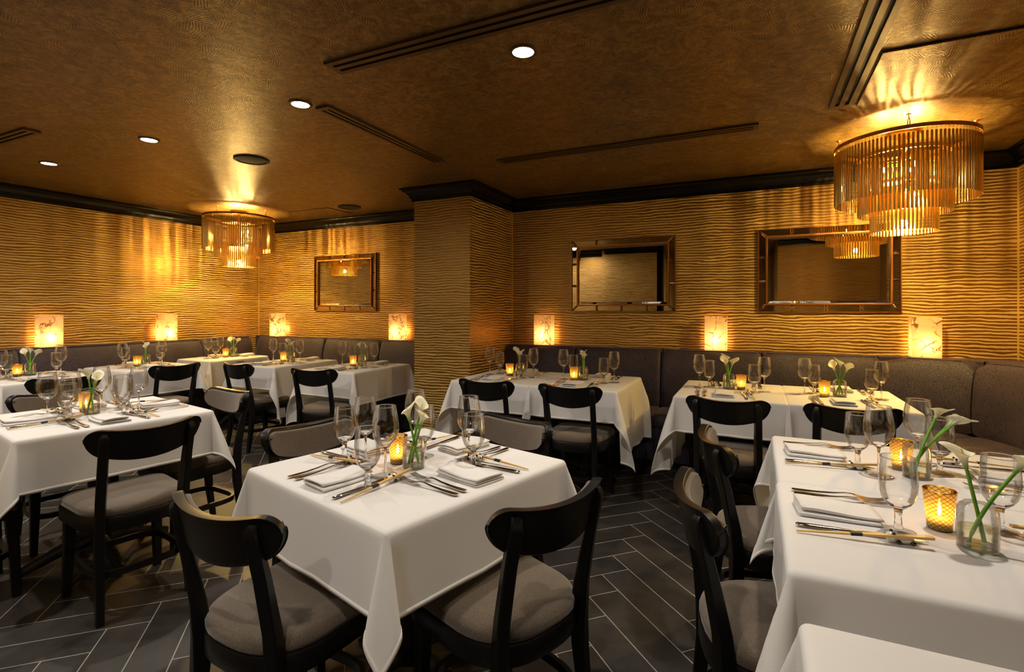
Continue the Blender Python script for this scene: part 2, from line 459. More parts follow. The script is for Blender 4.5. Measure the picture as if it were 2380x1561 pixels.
crown('trim_9', (-1.57, 0.30), (-2.48, 0.30), (0, 1), (-1, 1))
crown('trim_10', (-2.48, -0.05), (XL, -0.05), (0, 1), (1, 1))
for k, (x, y) in enumerate(((XL, YB), (PX1, YB), (XR, YB))):
    bm = bmesh.new(); s = 1 if x < 0 else -1
    box(bm, x, x + s * 0.008, y - 0.008, y, 0.0, CROWN); struct(mk(f'trim_{11 + k}', bm, M['bead']))

# ------------------------------------------------------------------ ceiling fittings
def vent(label, x0, x1, y0, y1):
    along_x = (x1 - x0) > (y1 - y0)
    t = empty('linear_air_vent', label, 'air vent', ((x0 + x1) / 2, (y0 + y1) / 2, CEIL), 0, 'slot air vents in the ceiling')
    hx, hy = (x1 - x0) / 2, (y1 - y0) / 2
    if not along_x: t.rotation_euler = (0, 0, PI / 2); hx, hy = hy, hx
    bm = bmesh.new()                       # frame: flange with two long slots, one closed grid mesh
    xs = [-hx, -hx + 0.028, hx - 0.028, hx]; ys = [-hy, -hy * 0.56, -hy * 0.22, hy * 0.22, hy * 0.56, hy]
    g = [[bm.verts.new((x, y, -0.012)) for y in ys] for x in xs]
    for i in range(3):
        for j in range(5):
            if i == 1 and j in (1, 3): continue
            bm.faces.new((g[i][j], g[i + 1][j], g[i + 1][j + 1], g[i][j + 1]))
    r = bmesh.ops.extrude_face_region(bm, geom=bm.faces[:])
    for v in r['geom']:
        if isinstance(v, bmesh.types.BMVert): v.co.z += 0.0118
    mk('vent_frame', bm, M['bronze'], t)
    for y in (-hy * 0.39, hy * 0.39):
        bm = bmesh.new(); box(bm, -hx + 0.03, hx - 0.03, y - hy * 0.17, y + hy * 0.17, -0.003, -0.0005); mk('slot', bm, M['slot'], t)
    return t
vent('long slot air vent crossing the ceiling beside the brightest spotlight', -1.764, -0.1, 1.728, 1.838)
vent('slot air vent pointing from a spotlight towards the pillar', -2.202, -2.110, 2.098, 3.264)
vent('slot air vent running parallel to the wall with two mirrors', -1.745, 0.02, 3.405, 3.505)
vent('broad slot air vent next to the chandelier by the two mirrors', 0.368, 0.483, 2.15, 3.31)
vent('slot air vent over the four-seat table by the mirrorless wall', -5.4, -4.066, 1.556, 1.645)
for x, y, lb in ((-3.405, 2.629, 'round black ceiling speaker between spotlights and corner chandelier'), (-4.022, 4.315, 'round black ceiling speaker close to the small-mirror wall')):
    t = empty('ceiling_speaker', lb, 'speaker', (x, y, CEIL), 0, 'ceiling speakers')
    bm = bmesh.new(); lathe(bm, [(0.100, 0), (0.122, 0), (0.124, -0.006), (0.118, -0.010), (0.104, -0.010), (0.100, -0.004)], 36); mk('speaker_rim', bm, M['black'], t, True, 40)
    bm = bmesh.new(); lathe(bm, [(0.103, -0.004), (0.07, -0.009), (0.02, -0.010), (0, -0.010)], 36); mk('grille', bm, M['speaker'], t, True)
NMD = ['recessed spotlight nearest the long slot vent', 'recessed spotlight at the end of the vent pointing to the pillar', 'recessed spotlight third along from the long slot vent',
       'recessed spotlight fourth along, closest to the mirrorless wall', 'recessed spotlight above the aisle by the curved banquette']
for (x, y), lb in zip(DOWNLIGHTS + ADDED_FILL_LIGHTS, NMD + ['added fill spotlight in the entrance opening', 'added fill spotlight in the entrance corridor', 'added fill spotlight near the entrance end of the mirrorless wall', 'added fill spotlight beside the entrance door frame']):  # fittings of the fill list are added, out of view
    t = empty('recessed_or_fill_spotlight', lb, 'spotlight', (x, y, CEIL), 0, 'recessed ceiling spotlights')
    bm = bmesh.new(); lathe(bm, [(0.046, -0.001), (0.046, -0.006), (0.050, -0.008), (0.060, -0.006), (0.062, 0.0)], 28); mk('spotlight_trim', bm, M['bronze'], t, True, 40)
    bm = bmesh.new(); lathe(bm, [(0.046, -0.004), (0, -0.004)], 28); mk('lens', bm, M['down'], t)
# access panels: a dark shadow gap round a thin papered lid
def panel(label, x0, x1, y0, y1, h=0.010):
    t = empty('ceiling_access_panel', label, 'access panel', ((x0 + x1) / 2, (y0 + y1) / 2, CEIL), 0)
    hx, hy = (x1 - x0) / 2, (y1 - y0) / 2
    bm = bmesh.new(); box(bm, -hx, hx, -hy, hy, -h, -0.003, 0.002); mk('papered_lid', bm, M['ceil'], t)
    bm = bmesh.new(); box(bm, -hx - 0.007, hx + 0.007, -hy - 0.007, hy + 0.007, -0.003, -0.0005); mk('shadow_gap', bm, M['slot'], t)
panel('papered access panel in the ceiling above the big chandelier', 0.50, 1.50, 2.69, 3.33)
panel('papered access panel in the ceiling by the small-mirror wall speaker', -4.85, -4.26, 4.235, 4.60, 0.006)

# ------------------------------------------------------------------ chandeliers
def chandelier(cx, cy, label, hook_rot):
    t = empty('tiered_chandelier', label, 'chandelier', (cx, cy, 0), 0, 'gold rod chandeliers')
    zr = 2.352
    tiers = [(0.365, zr, 0.335, 108), (0.237, 2.275, 0.335, 72), (0.170, 2.10, 0.275, 52)]   # radius, top, rod length, count
    bm = bmesh.new(); lathe(bm, [(0, CEIL - 0.03), (0.085, CEIL - 0.03), (0.09, CEIL - 0.024), (0.09, CEIL - 0.001), (0, CEIL - 0.001)], 32); mk('canopy', bm, M['gold'], t, True, 40)
    bm = bmesh.new(); lathe(bm, [(0, 1.86), (0.013, 1.87), (0.013, CEIL - 0.03), (0, CEIL - 0.03)], 14); mk('centre_stem', bm, M['gold'], t, True, 40)
    rest = bmesh.new(); rods = []
    toward = Vector((-cx, -cy)).normalized()
    for R_, ztop, L, n in tiers:
        bm = bmesh.new()
        lathe(bm, [(R_ - 0.006, ztop - 0.012), (R_ + 0.006, ztop - 0.012), (R_ + 0.006, ztop + 0.010), (R_ - 0.006, ztop + 0.010), (R_ - 0.006, ztop - 0.012)], 64)
        mk('ring', bm, M['gold'], t, True, 40)
        if R_ < 0.3:
            bm = bmesh.new()
            for k in range(3):
                a = 2 * PI * k / 3 + 0.4
                tube(bm, [(0, 0, ztop), (R_ * math.cos(a), R_ * math.sin(a), ztop)], 0.004, 6)
            mk('spoke', bm, M['gold'], t)
        z1 = ztop - 0.034; w = 0.0063 if R_ > 0.3 else 0.0062
        me = None
        hk = bmesh.new()
        for k in range(n):
            a = 2 * PI * (k + 0.5) / n
            rods.append((R_, a, z1, L, w, -(Vector((math.cos(a), math.sin(a))).dot(toward))))
            c, s = R_ * math.cos(a), R_ * math.sin(a)
            tube(hk, [(c, s, ztop - 0.010), (c * 1.014, s * 1.014, ztop - 0.018), (c, s, ztop - 0.026), (c, s, z1 + 0.004)], 0.0011, 4)
        h = mk('rod_hooks', hk, M['gold'], t); h['kind'] = 'stuff'
    rods_s = sorted(range(len(rods)), key=lambda i: rods[i][5] - (0.45 if rods[i][0] > 0.3 else (0.10 if rods[i][0] > 0.2 else 0.15)))
    single = set(rods_s[:100]); meshes = {}
    def rod_geo(bm, L, w, mat4=None):
        outer = []; inner = []
        for q in range(7):
            f = PI * (q / 6 - 0.5)
            outer.append((w * math.cos(f), w * math.sin(f))); inner.append(((w - 0.0016) * math.cos(f), (w - 0.0016) * math.sin(f)))
        ring = outer + inner[::-1]
        rr = [[Vector((x, y, z)) for x, y in ring] for z in (0, -L)]
        if mat4: rr = [[mat4 @ p for p in r] for r in rr]
        loft(bm, rr)
    for i, (R_, a, z1, L, w, _) in enumerate(rods):
        if i in single:
            key = (L, w, R_)
            if key not in meshes:
                bm = bmesh.new(); rod_geo(bm, L, w)
                o = mk('rod', bm, M['rod'], t, True, 50); meshes[key] = o
            else:
                o = meshes[key].copy(); COL.objects.link(o); o.parent = t
            o.location = (R_ * math.cos(a), R_ * math.sin(a), z1); o.rotation_euler = (0, 0, a)
        else:
            rod_geo(rest, L, w, Matrix.Translation((R_ * math.cos(a), R_ * math.sin(a), z1)) @ Matrix.Rotation(a, 4, 'Z'))
    o = mk('rod_curtain', rest, M['rod'], t, True, 50); o['kind'] = 'stuff'
    for zb, rb, ph in ((2.20, 0.095, 0.9), (2.035, 0.085, 0.5)):
        for k in range(3):
            a = ph + 2 * PI * k / 3
            bm = bmesh.new(); tube(bm, [(0, 0, zb + 0.045), (rb * math.cos(a), rb * math.sin(a), zb + 0.045)], 0.005, 6); tube(bm, [(rb * math.cos(a), rb * math.sin(a), zb + 0.05), (rb * math.cos(a), rb * math.sin(a), zb + 0.013)], 0.008, 10)
            h = mk('bulb_holder', bm, M['gold'], t)
            bm = bmesh.new(); ellipsoid(bm, (rb * math.cos(a), rb * math.sin(a), zb), (0.011, 0.011, 0.017), 10, 7); mk('bulb', bm, M['bulb'], t, True)
    bm = bmesh.new(); ellipsoid(bm, (0, 0, 1.85), (0.021, 0.021, 0.022), 12, 8); mk('bulb', bm, M['bulb'], t, True)
    for k in range(4):
        a = hook_rot + k * PI / 2
        x, y = 0.345 * math.cos(a), 0.345 * math.sin(a)
        bm = bmesh.new()
        tube(bm, [(x, y, CEIL - 0.001), (x, y, CEIL - 0.018), (x + 0.005, y, CEIL - 0.026), (x, y, CEIL - 0.030)], 0.003, 6)
        lathe(bm, [(0, CEIL - 0.001), (0.014, CEIL - 0.001), (0.010, CEIL - 0.006), (0, CEIL - 0.006)], 12, c=(x, y))
        pts = []
        for q in range(14):
            f = 2 * PI * q / 14
            pts.append((x + 0.008 * math.cos(f) * math.cos(a + 0.7), y + 0.008 * math.cos(f) * math.sin(a + 0.7), CEIL - 0.046 + 0.020 * math.sin(f)))
        tube(bm, pts, 0.0025, 6, True)
        tube(bm, [(x, y, CEIL - 0.064), (x, y, zr + 0.005)], 0.003, 6)
        mk('hanging_chain', bm, M['gold'], t, True, 50)
    return t
chandelier(0.845, 3.969, 'gold rod chandelier hanging before the wall with two large mirrors', math.radians(-98))
chandelier(-5.351, 3.969, 'gold rod chandelier hanging in the far corner by the mirrorless wall', math.radians(-75))

# ------------------------------------------------------------------ mirrors
def mirror(xc, label):
    W, Hh, zc = 0.989, 0.696, 1.314 + (1.725 - 1.38) * K * KB
    t = empty('framed_wall_mirror', label, 'mirror', (xc, YB - 0.002, zc), 0, 'bevelled mirrors with segmented gold frames')
    bw = 0.058
    def rect_ring(bm, hx, hz, w, y0, y1):
        o = [(-hx, -hz), (hx, -hz), (hx, hz), (-hx, hz)]; i = [(-hx + w, -hz + w), (hx - w, -hz + w), (hx - w, hz - w), (-hx + w, hz - w)]
        v = [[bm.verts.new((x, y, z)) for x, z in lst] for lst, y in ((o, y0), (o, y1), (i, y1), (i, y0))]
        for a in range(4):
            A, B = v[a], v[(a + 1) % 4]
            for q in range(4): bm.faces.new((A[q], A[(q + 1) % 4], B[(q + 1) % 4], B[q]))
    bm = bmesh.new(); rect_ring(bm, W / 2, Hh / 2, 0.007, 0, -0.026); mk('outer_frame', bm, M['goldframe'], t)
    ix, iz = W / 2 - bw, Hh / 2 - bw
    bm = bmesh.new(); rect_ring(bm, ix, iz, 0.012, -0.004, -0.034); bmesh.ops.bevel(bm, geom=bm.edges[:], offset=0.003, segments=2, affect='EDGES'); mk('inner_frame', bm, M['goldframe'], t, True, 40)
    bm = bmesh.new(); box(bm, -W / 2 + 0.002, W / 2 - 0.002, -0.004, 0.0, -Hh / 2 + 0.002, Hh / 2 - 0.002); mk('backing', bm, M['black'], t)
    gx, gz = ix - 0.012, iz - 0.012; b = 0.022
    bm = bmesh.new()
    vo = [bm.verts.new((x, -0.010, z)) for x, z in ((-gx, -gz), (gx, -gz), (gx, gz), (-gx, gz))]
    vi = [bm.verts.new((x, -0.0125, z)) for x, z in ((-gx + b, -gz + b), (gx - b, -gz + b), (gx - b, gz - b), (-gx + b, gz - b))]
    for q in range(4): bm.faces.new((vo[q], vo[(q + 1) % 4], vi[(q + 1) % 4], vi[q]))
    bm.faces.new(vi)
    vb = [bm.verts.new((v.co.x, -0.005, v.co.z)) for v in vo]
    for q in range(4): bm.faces.new((vo[q], vo[(q + 1) % 4], vb[(q + 1) % 4], vb[q]))
    bm.faces.new(vb); mk('mirror_glass', bm, M['mirror'], t)
    # border tiles, mitred at the corners, gold bars between
    ox, oz = W / 2 - 0.007, Hh / 2 - 0.007
    def tile(c4):
        bm = bmesh.new(); c = Vector((sum(p[0] for p in c4) / 4, 0, sum(p[1] for p in c4) / 4))
        def pt(p, k, y):
            d = Vector((p[0], 0, p[1])) - c; l = max(d.length, 1e-4); d = d * ((l - k) / l); return bm.verts.new((c.x + d.x, y, c.z + d.z))
        o = [pt(p, 0.002, -0.008) for p in c4]; i = [pt(p, 0.013, -0.012) for p in c4]
        for q in range(4): bm.faces.new((o[q], o[(q + 1) % 4], i[(q + 1) % 4], i[q]))
        bm.faces.new(i); k = [bm.verts.new((v.co.x, -0.0045, v.co.z)) for v in o]
        for q in range(4): bm.faces.new((o[q], o[(q + 1) % 4], k[(q + 1) % 4], k[q]))
        bm.faces.new(k); mk('border_tile', bm, M['mirror'], t)
    def bar(p, q):
        bm = bmesh.new(); tube(bm, [(p[0], -0.012, p[1]), (q[0], -0.012, q[1])], 0.0035, 6); mk('frame_bar', bm, M['goldframe'], t, True)
    xs = [-ix, -0.24, 0.0, 0.24, ix]; zs = [-iz, -0.095, 0.115, iz]
    for sgn in (1, -1):
        for k in range(4):
            xo0 = -ox if k == 0 else xs[k]; xo1 = ox if k == 3 else xs[k + 1]
            tile([(xs[k], sgn * iz), (xs[k + 1], sgn * iz), (xo1, sgn * oz), (xo0, sgn * oz)])
            if k: bar((xs[k], sgn * iz), (xs[k], sgn * oz))
        for k in range(3):
            zo0 = -oz if k == 0 else zs[k]; zo1 = oz if k == 2 else zs[k + 1]
            tile([(sgn * ix, zs[k]), (sgn * ix, zs[k + 1]), (sgn * ox, zo1), (sgn * ox, zo0)])
            if k: bar((sgn * ix, zs[k]), (sgn * ox, zs[k]))
        for s2 in (1, -1): bar((sgn * ix, s2 * iz), (sgn * ox, s2 * oz))
    return t
mirror(-1.239 * K * KB, 'gold framed mirror on the back wall, first from the pillar')
mirror(0.564 * K * KB, 'gold framed mirror behind the chandelier, second from the pillar')
mirror(-4.968 * K * KB, 'gold framed mirror hanging alone in the recess beyond the pillar')

# ------------------------------------------------------------------ banquette
SEAT_P = [(0.14, 0.345), (0.535, 0.335), (0.556, 0.355), (0.562, 0.40), (0.548, 0.440), (0.50, 0.458), (0.30, 0.462), (0.14, 0.450)]
BACK_P = [(0.055, 0.44), (0.205, 0.44), (0.222, 0.50), (0.222, 0.62), (0.205, 0.80), (0.180, 0.902), (0.158, 0.944), (0.125, 0.955), (0.055, 0.949)]
BASE_P = [(0.02, 0.07), (0.530, 0.07), (0.530, 0.335), (0.02, 0.335)]
FRAME_P = [(0.002, 0.335), (0.06, 0.335), (0.06, 0.942), (0.05, 0.949), (0.002, 0.949)]
KICK_P = [(0.02, 0.0), (0.47, 0.0), (0.47, 0.07), (0.02, 0.07)]
def cushion(name, path, prof, t, puff=0.0, mat='velvet', sm=True):
    cw = sum(p[0] for p in prof) / len(prof); cz = sum(p[1] for p in prof) / len(prof)
    n = len(path); rings = []
    for i, (x, y, nx, ny) in enumerate(path):
        e = min(i, n - 1 - i); k = [0.80, 0.93, 0.985][e] if (puff and e < 3) else 1.0
        bulge = 1.0 + (puff * math.sin(PI * i / (n - 1)) if puff else 0)
        ring = []
        for w, z in prof:
            ww = cw + (w - cw) * k * bulge if w > cw else w; zz = cz + (z - cz) * (0.5 + 0.5 * k if z < cz else k)
            ring.append((x + nx * ww, y + ny * ww, zz))
        rings.append(ring)
    bm = bmesh.new(); loft(bm, rings)
    if puff:
        bmesh.ops.subdivide_edges(bm, edges=[], cuts=1)
    o = mk(name, bm, M[mat], t, sm, 62 if sm else None)
    return o
def lin(p, q, nrm, s0, s1):
    """points along wall p->q between fractions of length, with end insets"""
    d = Vector((q[0] - p[0], q[1] - p[1])); L = d.length; d.normalize()
    offs = [s0 + 0.004, s0 + 0.014, s0 + 0.034]; m = 7
    offs += [s0 + 0.06 + (s1 - s0 - 0.12) * k / (m - 1) for k in range(m)]
    offs += [s1 - 0.034, s1 - 0.014, s1 - 0.004]
    return [(p[0] + d.x * s, p[1] + d.y * s, nrm[0], nrm[1]) for s in offs]
def section(label, path, bpath=None, dk=1.0):
    bpath = bpath or path
    sc_ = lambda P_: [(w * dk if w > 0.1 and dk != 1 else w, z) for w, z in P_]
    t = empty('banquette_section', label, 'banquette', (0, 0, 0), 0, 'plum velvet banquette sections')
    full = [path[0]] + path[3:-3] + [path[-1]]
    cushion('plinth', full, sc_(KICK_P), t, 0, 'black', False)
    cushion('seat_base', full, sc_(BASE_P), t, 0, 'velvet', False)
    cushion('back_frame', full, FRAME_P, t, 0, 'velvet', False)
    cushion('seat_cushion', path, sc_(SEAT_P) if dk == 1 else [(max(w * dk, 0.10), z) for w, z in SEAT_P], t, 0.02)
    cushion('back_cushion', bpath, BACK_P if dk == 1 else [(w * 0.88, z) for w, z in BACK_P], t, 0.12)
    # welt along the top of the back cushion
    bm = bmesh.new(); pts = [(x + nx * 0.150, y + ny * 0.150, 0.949) for x, y, nx, ny in bpath[2:-2]]
    tube(bm, pts, 0.004, 6); mk('welt', bm, M['velvet'], t, True)
    return t
xs = [PX1] + [v * KB for v in (-1.489, -0.722, 0.050, 0.824)]
nm = ['plum banquette section touching the pillar under the two-mirror wall', 'plum banquette section under the mirror next to the pillar',
      'plum banquette section between the two large mirrors', 'plum banquette section under the mirror behind the big chandelier']
for k in range(4): section(nm[k], lin((0, YB), (1, YB), (0, -1), xs[k], xs[k + 1]))
# curved corner
RC = 0.75; ccx, ccy = XR - RC, YB - RC
def arc_path(a0, a1, pre=None):
    n = 13; base = []
    for k in range(n):
        f = a0 + (a1 - a0) * k / (n - 1); base.append((ccx + RC * math.cos(f), ccy + RC * math.sin(f), -math.cos(f), -math.sin(f)))
    return base
p1 = arc_path(PI / 2, PI / 2 - math.radians(44)); p1[0] = (0.858, YB, 0, -1)
section('plum banquette section starting the curved corner below the last lamp', p1)
section('plum banquette section finishing the curved corner by the side wall', arc_path(PI / 2 - math.radians(45), 0))
ys = [4.06, 3.05, 2.2, 1.35, 0.42]
for k in range(4):
    section(['plum banquette section along the side wall, next to the curved corner', 'plum banquette section along the side wall behind the two set tables',
             'plum banquette section along the side wall behind the middle table', 'plum banquette section along the side wall behind the bare table'][k],
            [(x, y, -1, 0) for x, y, _, _ in lin((XR, 0), (XR, -1), (-1, 0), -ys[k], -ys[k + 1])])
bm = bmesh.new()    # flat ledge closing the corner behind the curve
pts = [(XR - 0.002, YB - 0.002)] + [(ccx + (RC - 0.001) * math.cos(f), ccy + (RC - 0.001) * math.sin(f)) for f in [PI / 2 * (1 - k / 16) for k in range(17)]]
loft(bm, [[(x, y, 0.91) for x, y in pts], [(x, y, 0.947) for x, y in pts]]); tag(mk('corner_ledge', bm, M['velvet']), 'plum ledge filling the corner behind the curved banquette', 'ledge')
xs = [XL + 0.01] + [v * KB for v in (-5.38, -4.563, -3.739)] + [PX0]
nm = ['plum banquette section in the far corner under the small-mirror wall', 'plum banquette section under the small mirror, second from the corner',
      'plum banquette section under the small mirror, third from the corner', 'plum banquette section in the recess, touching the pillar']
for k in range(4): section(nm[k], lin((0, YB), (1, YB), (0, -1), xs[k], xs[k + 1]), lin((0, YB), (1, YB), (0, -1), xs[k] if k else XL + 0.195, xs[k + 1]))
ys = [v * KL for v in (0.5, 1.36, 2.188, 3.004, 3.819)] + [YB - 0.222]
nm = ['plum banquette section at the entrance end of the mirrorless wall', 'plum banquette section on the mirrorless wall below the first lamp from the entrance',
      'plum banquette section on the mirrorless wall between its two lamps', 'plum banquette section on the mirrorless wall before the corner section',
      'plum banquette section at the corner end of the mirrorless wall']
for k in range(5):
    vp = lambda a, b: [(XL, y, 1, 0) for _, y, _, _ in lin((0, 0), (0, 1), (1, 0), a, b)]
    section(nm[k], vp(ys[k], min(ys[k + 1], YB - 0.567)), vp(ys[k], ys[k + 1]), 0.80)

# ------------------------------------------------------------------ alabaster lamps on the banquette ledge
def make_lamp():
    t = empty('alabaster_table_lamp', '', 'lamp')
    w, d, h = 0.088, 0.052, 0.298
    def slab(name, a, b):
        bm = bmesh.new(); vs = [bm.verts.new(p) for p in ((a[0], a[1], 0.006), (b[0], b[1], 0.006), (b[0], b[1], h), (a[0], a[1], h))]
        bm.faces.new(vs)
        return mk(name, bm, M['alab'], t)
    slab('front_panel', (-w, -d), (w, -d)); slab('side_panel', (w, -d), (w, d)); slab('side_panel', (-w, d), (-w, -d))
    bm = bmesh.new(); bm.faces.new([bm.verts.new(p) for p in ((-w, -d, h), (w, -d, h), (w, d, h), (-w, d, h))]); mk('top_panel', bm, M['alab'], t)
    bm = bmesh.new(); box(bm, -w, w, -d, d, 0, 0.006); mk('lamp_base', bm, M['china_white'], t)
    bm = bmesh.new(); lathe(bm, [(0, 0.006), (0.014, 0.006), (0.014, 0.045), (0, 0.045)], 12); mk('bulb_holder', bm, M['china_white'], t)
    bm = bmesh.new(); ellipsoid(bm, (0, 0, 0.062), (0.014, 0.014, 0.02), 10, 8); mk('bulb', bm, M['bulb_lamp'], t, True)
    return t
lampm = Maker(make_lamp())
LZ = 0.950
for x, y, rz, lb in ((-2.065, 5.165, 0, 'glowing alabaster lamp on the banquette ledge beside the pillar corner'),
                  (-0.330, 5.165, 0, 'glowing alabaster lamp on the ledge between the two large mirrors'),
                  (1.240, 5.165, 0, 'glowing alabaster lamp on the ledge near the curved corner'),
                  (-6.150, 5.165, 0, 'glowing alabaster lamp on the ledge between room corner and small mirror'),
                  (-4.030, 5.165, 0, 'glowing alabaster lamp on the ledge half hidden behind the pillar'),
                  (-6.615, 2.741, PI / 2, 'glowing alabaster lamp on the mirrorless wall ledge, farther from the corner'),
                  (-6.615, 3.916, PI / 2, 'glowing alabaster lamp on the mirrorless wall ledge, closer to the corner')):
    kx, ky = (KL, KL) if rz else (KB, KB)
    lampm(lb, (x * K * kx, y * K * ky, LZ), rz, 'alabaster lamps on the banquette ledge')
    l = bpy.data.lights.new('lamp_light', 'POINT'); l.energy = LAMP_W; l.color = (1.0, 0.53, 0.20); l.shadow_soft_size = 0.015
    o = bpy.data.objects.new('lamp_light', l); o.location = (x * K * kx, y * K * ky, LZ + 0.10); COL.objects.link(o)
lampm.finish()

# ------------------------------------------------------------------ dining chair
def make_chair():
    t = empty('dining_chair', '', 'chair')
    # seat outline: straight front, round back
    def outline(k=1.0, n=40):
        pts = []
        hw, fy, ry = 0.215, 0.205, 0.215
        for q in range(21):                                    # rear half ellipse from right to left
            f = -PI * q / 20; e = 2 / 2.6; pts.append((hw * 0.97 * math.copysign(abs(math.cos(f)) ** e, math.cos(f)), -ry * abs(math.sin(f)) ** e))
        for q in range(7):
            f = PI - (PI / 2) * q / 6; pts.append((-hw + 0.06 + 0.06 * math.cos(f), fy - 0.06 + 0.06 * math.sin(f)))
        for q in range(7):
            f = PI / 2 - (PI / 2) * q / 6; pts.append((hw - 0.06 + 0.06 * math.cos(f), fy - 0.06 + 0.06 * math.sin(f)))
        return [(x * k, y * k) for x, y in pts]
    bm = bmesh.new()
    loft(bm, [[(x, y, z) for x, y in outline(k)] for k, z in ((0.985, 0.366), (1.0, 0.370), (1.0, 0.424), (0.99, 0.428))]); mk('seat_frame', bm, M['wood'], t, True, 40)
    bm = bmesh.new()
    loft(bm, [[(x, y, z) for x, y in outline(k)] for k, z in ((0.955, 0.426), (0.985, 0.434), (0.992, 0.446), (0.965, 0.460), (0.90, 0.470), (0.70, 0.478), (0.4, 0.482), (0.1, 0.483))]); mk('seat_cushion', bm, M['fabric'], t, True, 55)
    # curved back panel
    Rb = 0.388; half = math.asin(0.215 / Rb)
    def shell(name, mat, r_off0, r_off1, shrink, thick_round, flat_top=None):
        ns, nz = 40, 8
        def edge(s):
            a = abs(s); top = 0.797 + 0.026 * a ** 2.0; bot = 0.664 + 0.054 * a ** 2.0
            mid = (top + bot) / 2; hh = (top - bot) / 2
            e = max(0.0, (a - 0.74) / 0.26); hh *= math.sqrt(max(0.0, 1 - e * e)) if e > 0 else 1
            return mid, max(hh - shrink, 0.0)
        smax = 1.0 - shrink / 0.215
        bm = bmesh.new(); front = []; back = []
        def put(s, z, off):
            f = s * half; r = Rb + off; y0 = -0.255 + Rb
            lean = -(z - 0.73) * 0.20
            return (r * math.sin(f), y0 - r * math.cos(f) + lean, z)
        for off, lst, k in ((r_off0, front, 1.0), (r_off1, back, 1.0)):
            for i in range(ns + 1):
                s = math.sin((i / ns - 0.5) * PI) * smax * 0.999
                mid, hh = edge(s if abs(s) < 1 else 1)
                if shrink and abs(s) > smax * 0.985: hh *= 0.6
                lst.append([bm.verts.new(put(s, mid + hh * (2 * j / nz - 1), off)) for j in range(nz + 1)])
        for lst in (front, back):
            for i in range(ns):
                for j in range(nz): bm.faces.new((lst[i][j], lst[i + 1][j], lst[i + 1][j + 1], lst[i][j + 1]))
        for j in (0, nz):
            for i in range(ns): bm.faces.new((front[i][j], front[i + 1][j], back[i + 1][j], back[i][j]))
        for i in (0, ns):
            for j in range(nz): bm.faces.new((front[i][j], front[i][j + 1], back[i][j + 1], back[i][j]))
        bmesh.ops.remove_doubles(bm, verts=bm.verts, dist=1e-5)
        rim = [e for e in bm.edges if len(e.link_faces) == 2 and e.calc_face_angle(0) > 0.9]
        try: bmesh.ops.bevel(bm, geom=rim, offset=thick_round, segments=3, profile=0.5, affect='EDGES')
        except Exception: pass
        return mk(name, bm, M[mat], t, True, 50)
    shell('backrest', 'wood', -0.012, 0.012, 0.0, 0.005)
    shell('back_pad', 'fabric', -0.026, -0.0125, 0.013, 0.006)
    # rear posts that run down into the rear legs
    for s in (1, -1):
        pts = [(s * 0.170, -0.218, 0.0), (s * 0.166, -0.196, 0.14), (s * 0.161, -0.180, 0.30), (s * 0.158, -0.178, 0.40), (s * 0.158, -0.188, 0.50), (s * 0.160, -0.218, 0.65), (s * 0.162, -0.244, 0.755), (s * 0.163, -0.249, 0.780), (s * 0.163, -0.2465, 0.794)]
        dims = [(0.014, 0.015), (0.016, 0.018), (0.018, 0.022), (0.018, 0.024), (0.018, 0.021), (0.018, 0.016), (0.018, 0.014), (0.016, 0.010), (0.011, 0.004)]
        rings = []
        for (x, y, z), (a, b) in zip(pts, dims):
            tw = s * 0.42 if z > 0.45 else s * 0.42 * max(0, (z - 0.2) / 0.25)
            c, d = math.cos(tw), math.sin(tw); r = 0.004; ring = []
            for u, v in ((a, b - r), (a - r, b), (-a + r, b), (-a, b - r), (-a, -b + r), (-a + r, -b), (a - r, -b), (a, -b + r)):
                ring.append((x + u * c - v * d, y + u * d + v * c, z))
            rings.append(ring)
        bm = bmesh.new(); loft(bm, rings); mk('rear_leg', bm, M['wood'], t, True, 35)
        rings = []
        for x, y, z, a in ((s * 0.182, 0.178, 0.0, 0.015), (s * 0.176, 0.170, 0.20, 0.019), (s * 0.172, 0.160, 0.372, 0.023)):
            rings.append([(x + u * a, y + v * a, z) for u, v in ((1, 0.8), (0.8, 1), (-0.8, 1), (-1, 0.8), (-1, -0.8), (-0.8, -1), (0.8, -1), (1, -0.8))])
        bm = bmesh.new(); loft(bm, rings); mk('front_leg', bm, M['wood'], t, True, 35)
    bm = bmesh.new()
    sg = lambda v: math.copysign(abs(v) ** 0.5, v)
    tube(bm, [(0.172 * sg(math.cos(2 * PI * (k + 0.5) / 56)), -0.012 + 0.178 * sg(math.sin(2 * PI * (k + 0.5) / 56)), 0.185) for k in range(56)], 0.01, 8, True, flat=(0.008, 0.014)); mk('hoop_stretcher', bm, M['wood'], t, True, 40)
    return t
chairm = Maker(make_chair())

# ------------------------------------------------------------------ tables and cloths
TOPZ = 0.7535
def make_table(hx, hy, loc, rz, label, dx=0.0, fl=1.0):
    t = empty('dining_table', label, 'table', loc, rz, 'pedestal dining tables under the cloths')
    bm = bmesh.new(); box(bm, -hx, hx, -hy, hy, 0.718, 0.750, 0.006); mk('tabletop', bm, M['wood'], t)
    bm = bmesh.new(); lathe(bm, [(0, 0.06), (0.06, 0.06), (0.045, 0.10), (0.038, 0.16), (0.038, 0.66), (0.05, 0.70), (0.14, 0.712), (0.14, 0.718), (0, 0.718)], 24, c=(dx, 0)); mk('pedestal', bm, M['black'], t, True, 40)
    for k in range(4):
        a = k * PI / 2; c, s = math.cos(a), math.sin(a)
        bm = bmesh.new(); tube(bm, [(dx + r_ * c * fl, r_ * s * fl, z_) for r_, z_ in ((0.02, 0.09), (0.14, 0.085), (0.27, 0.042), (0.325, 0.022))], [0.032, 0.030, 0.024, 0.020], 12)
        mk('foot', bm, M['black'], t, True, 50)
    return t
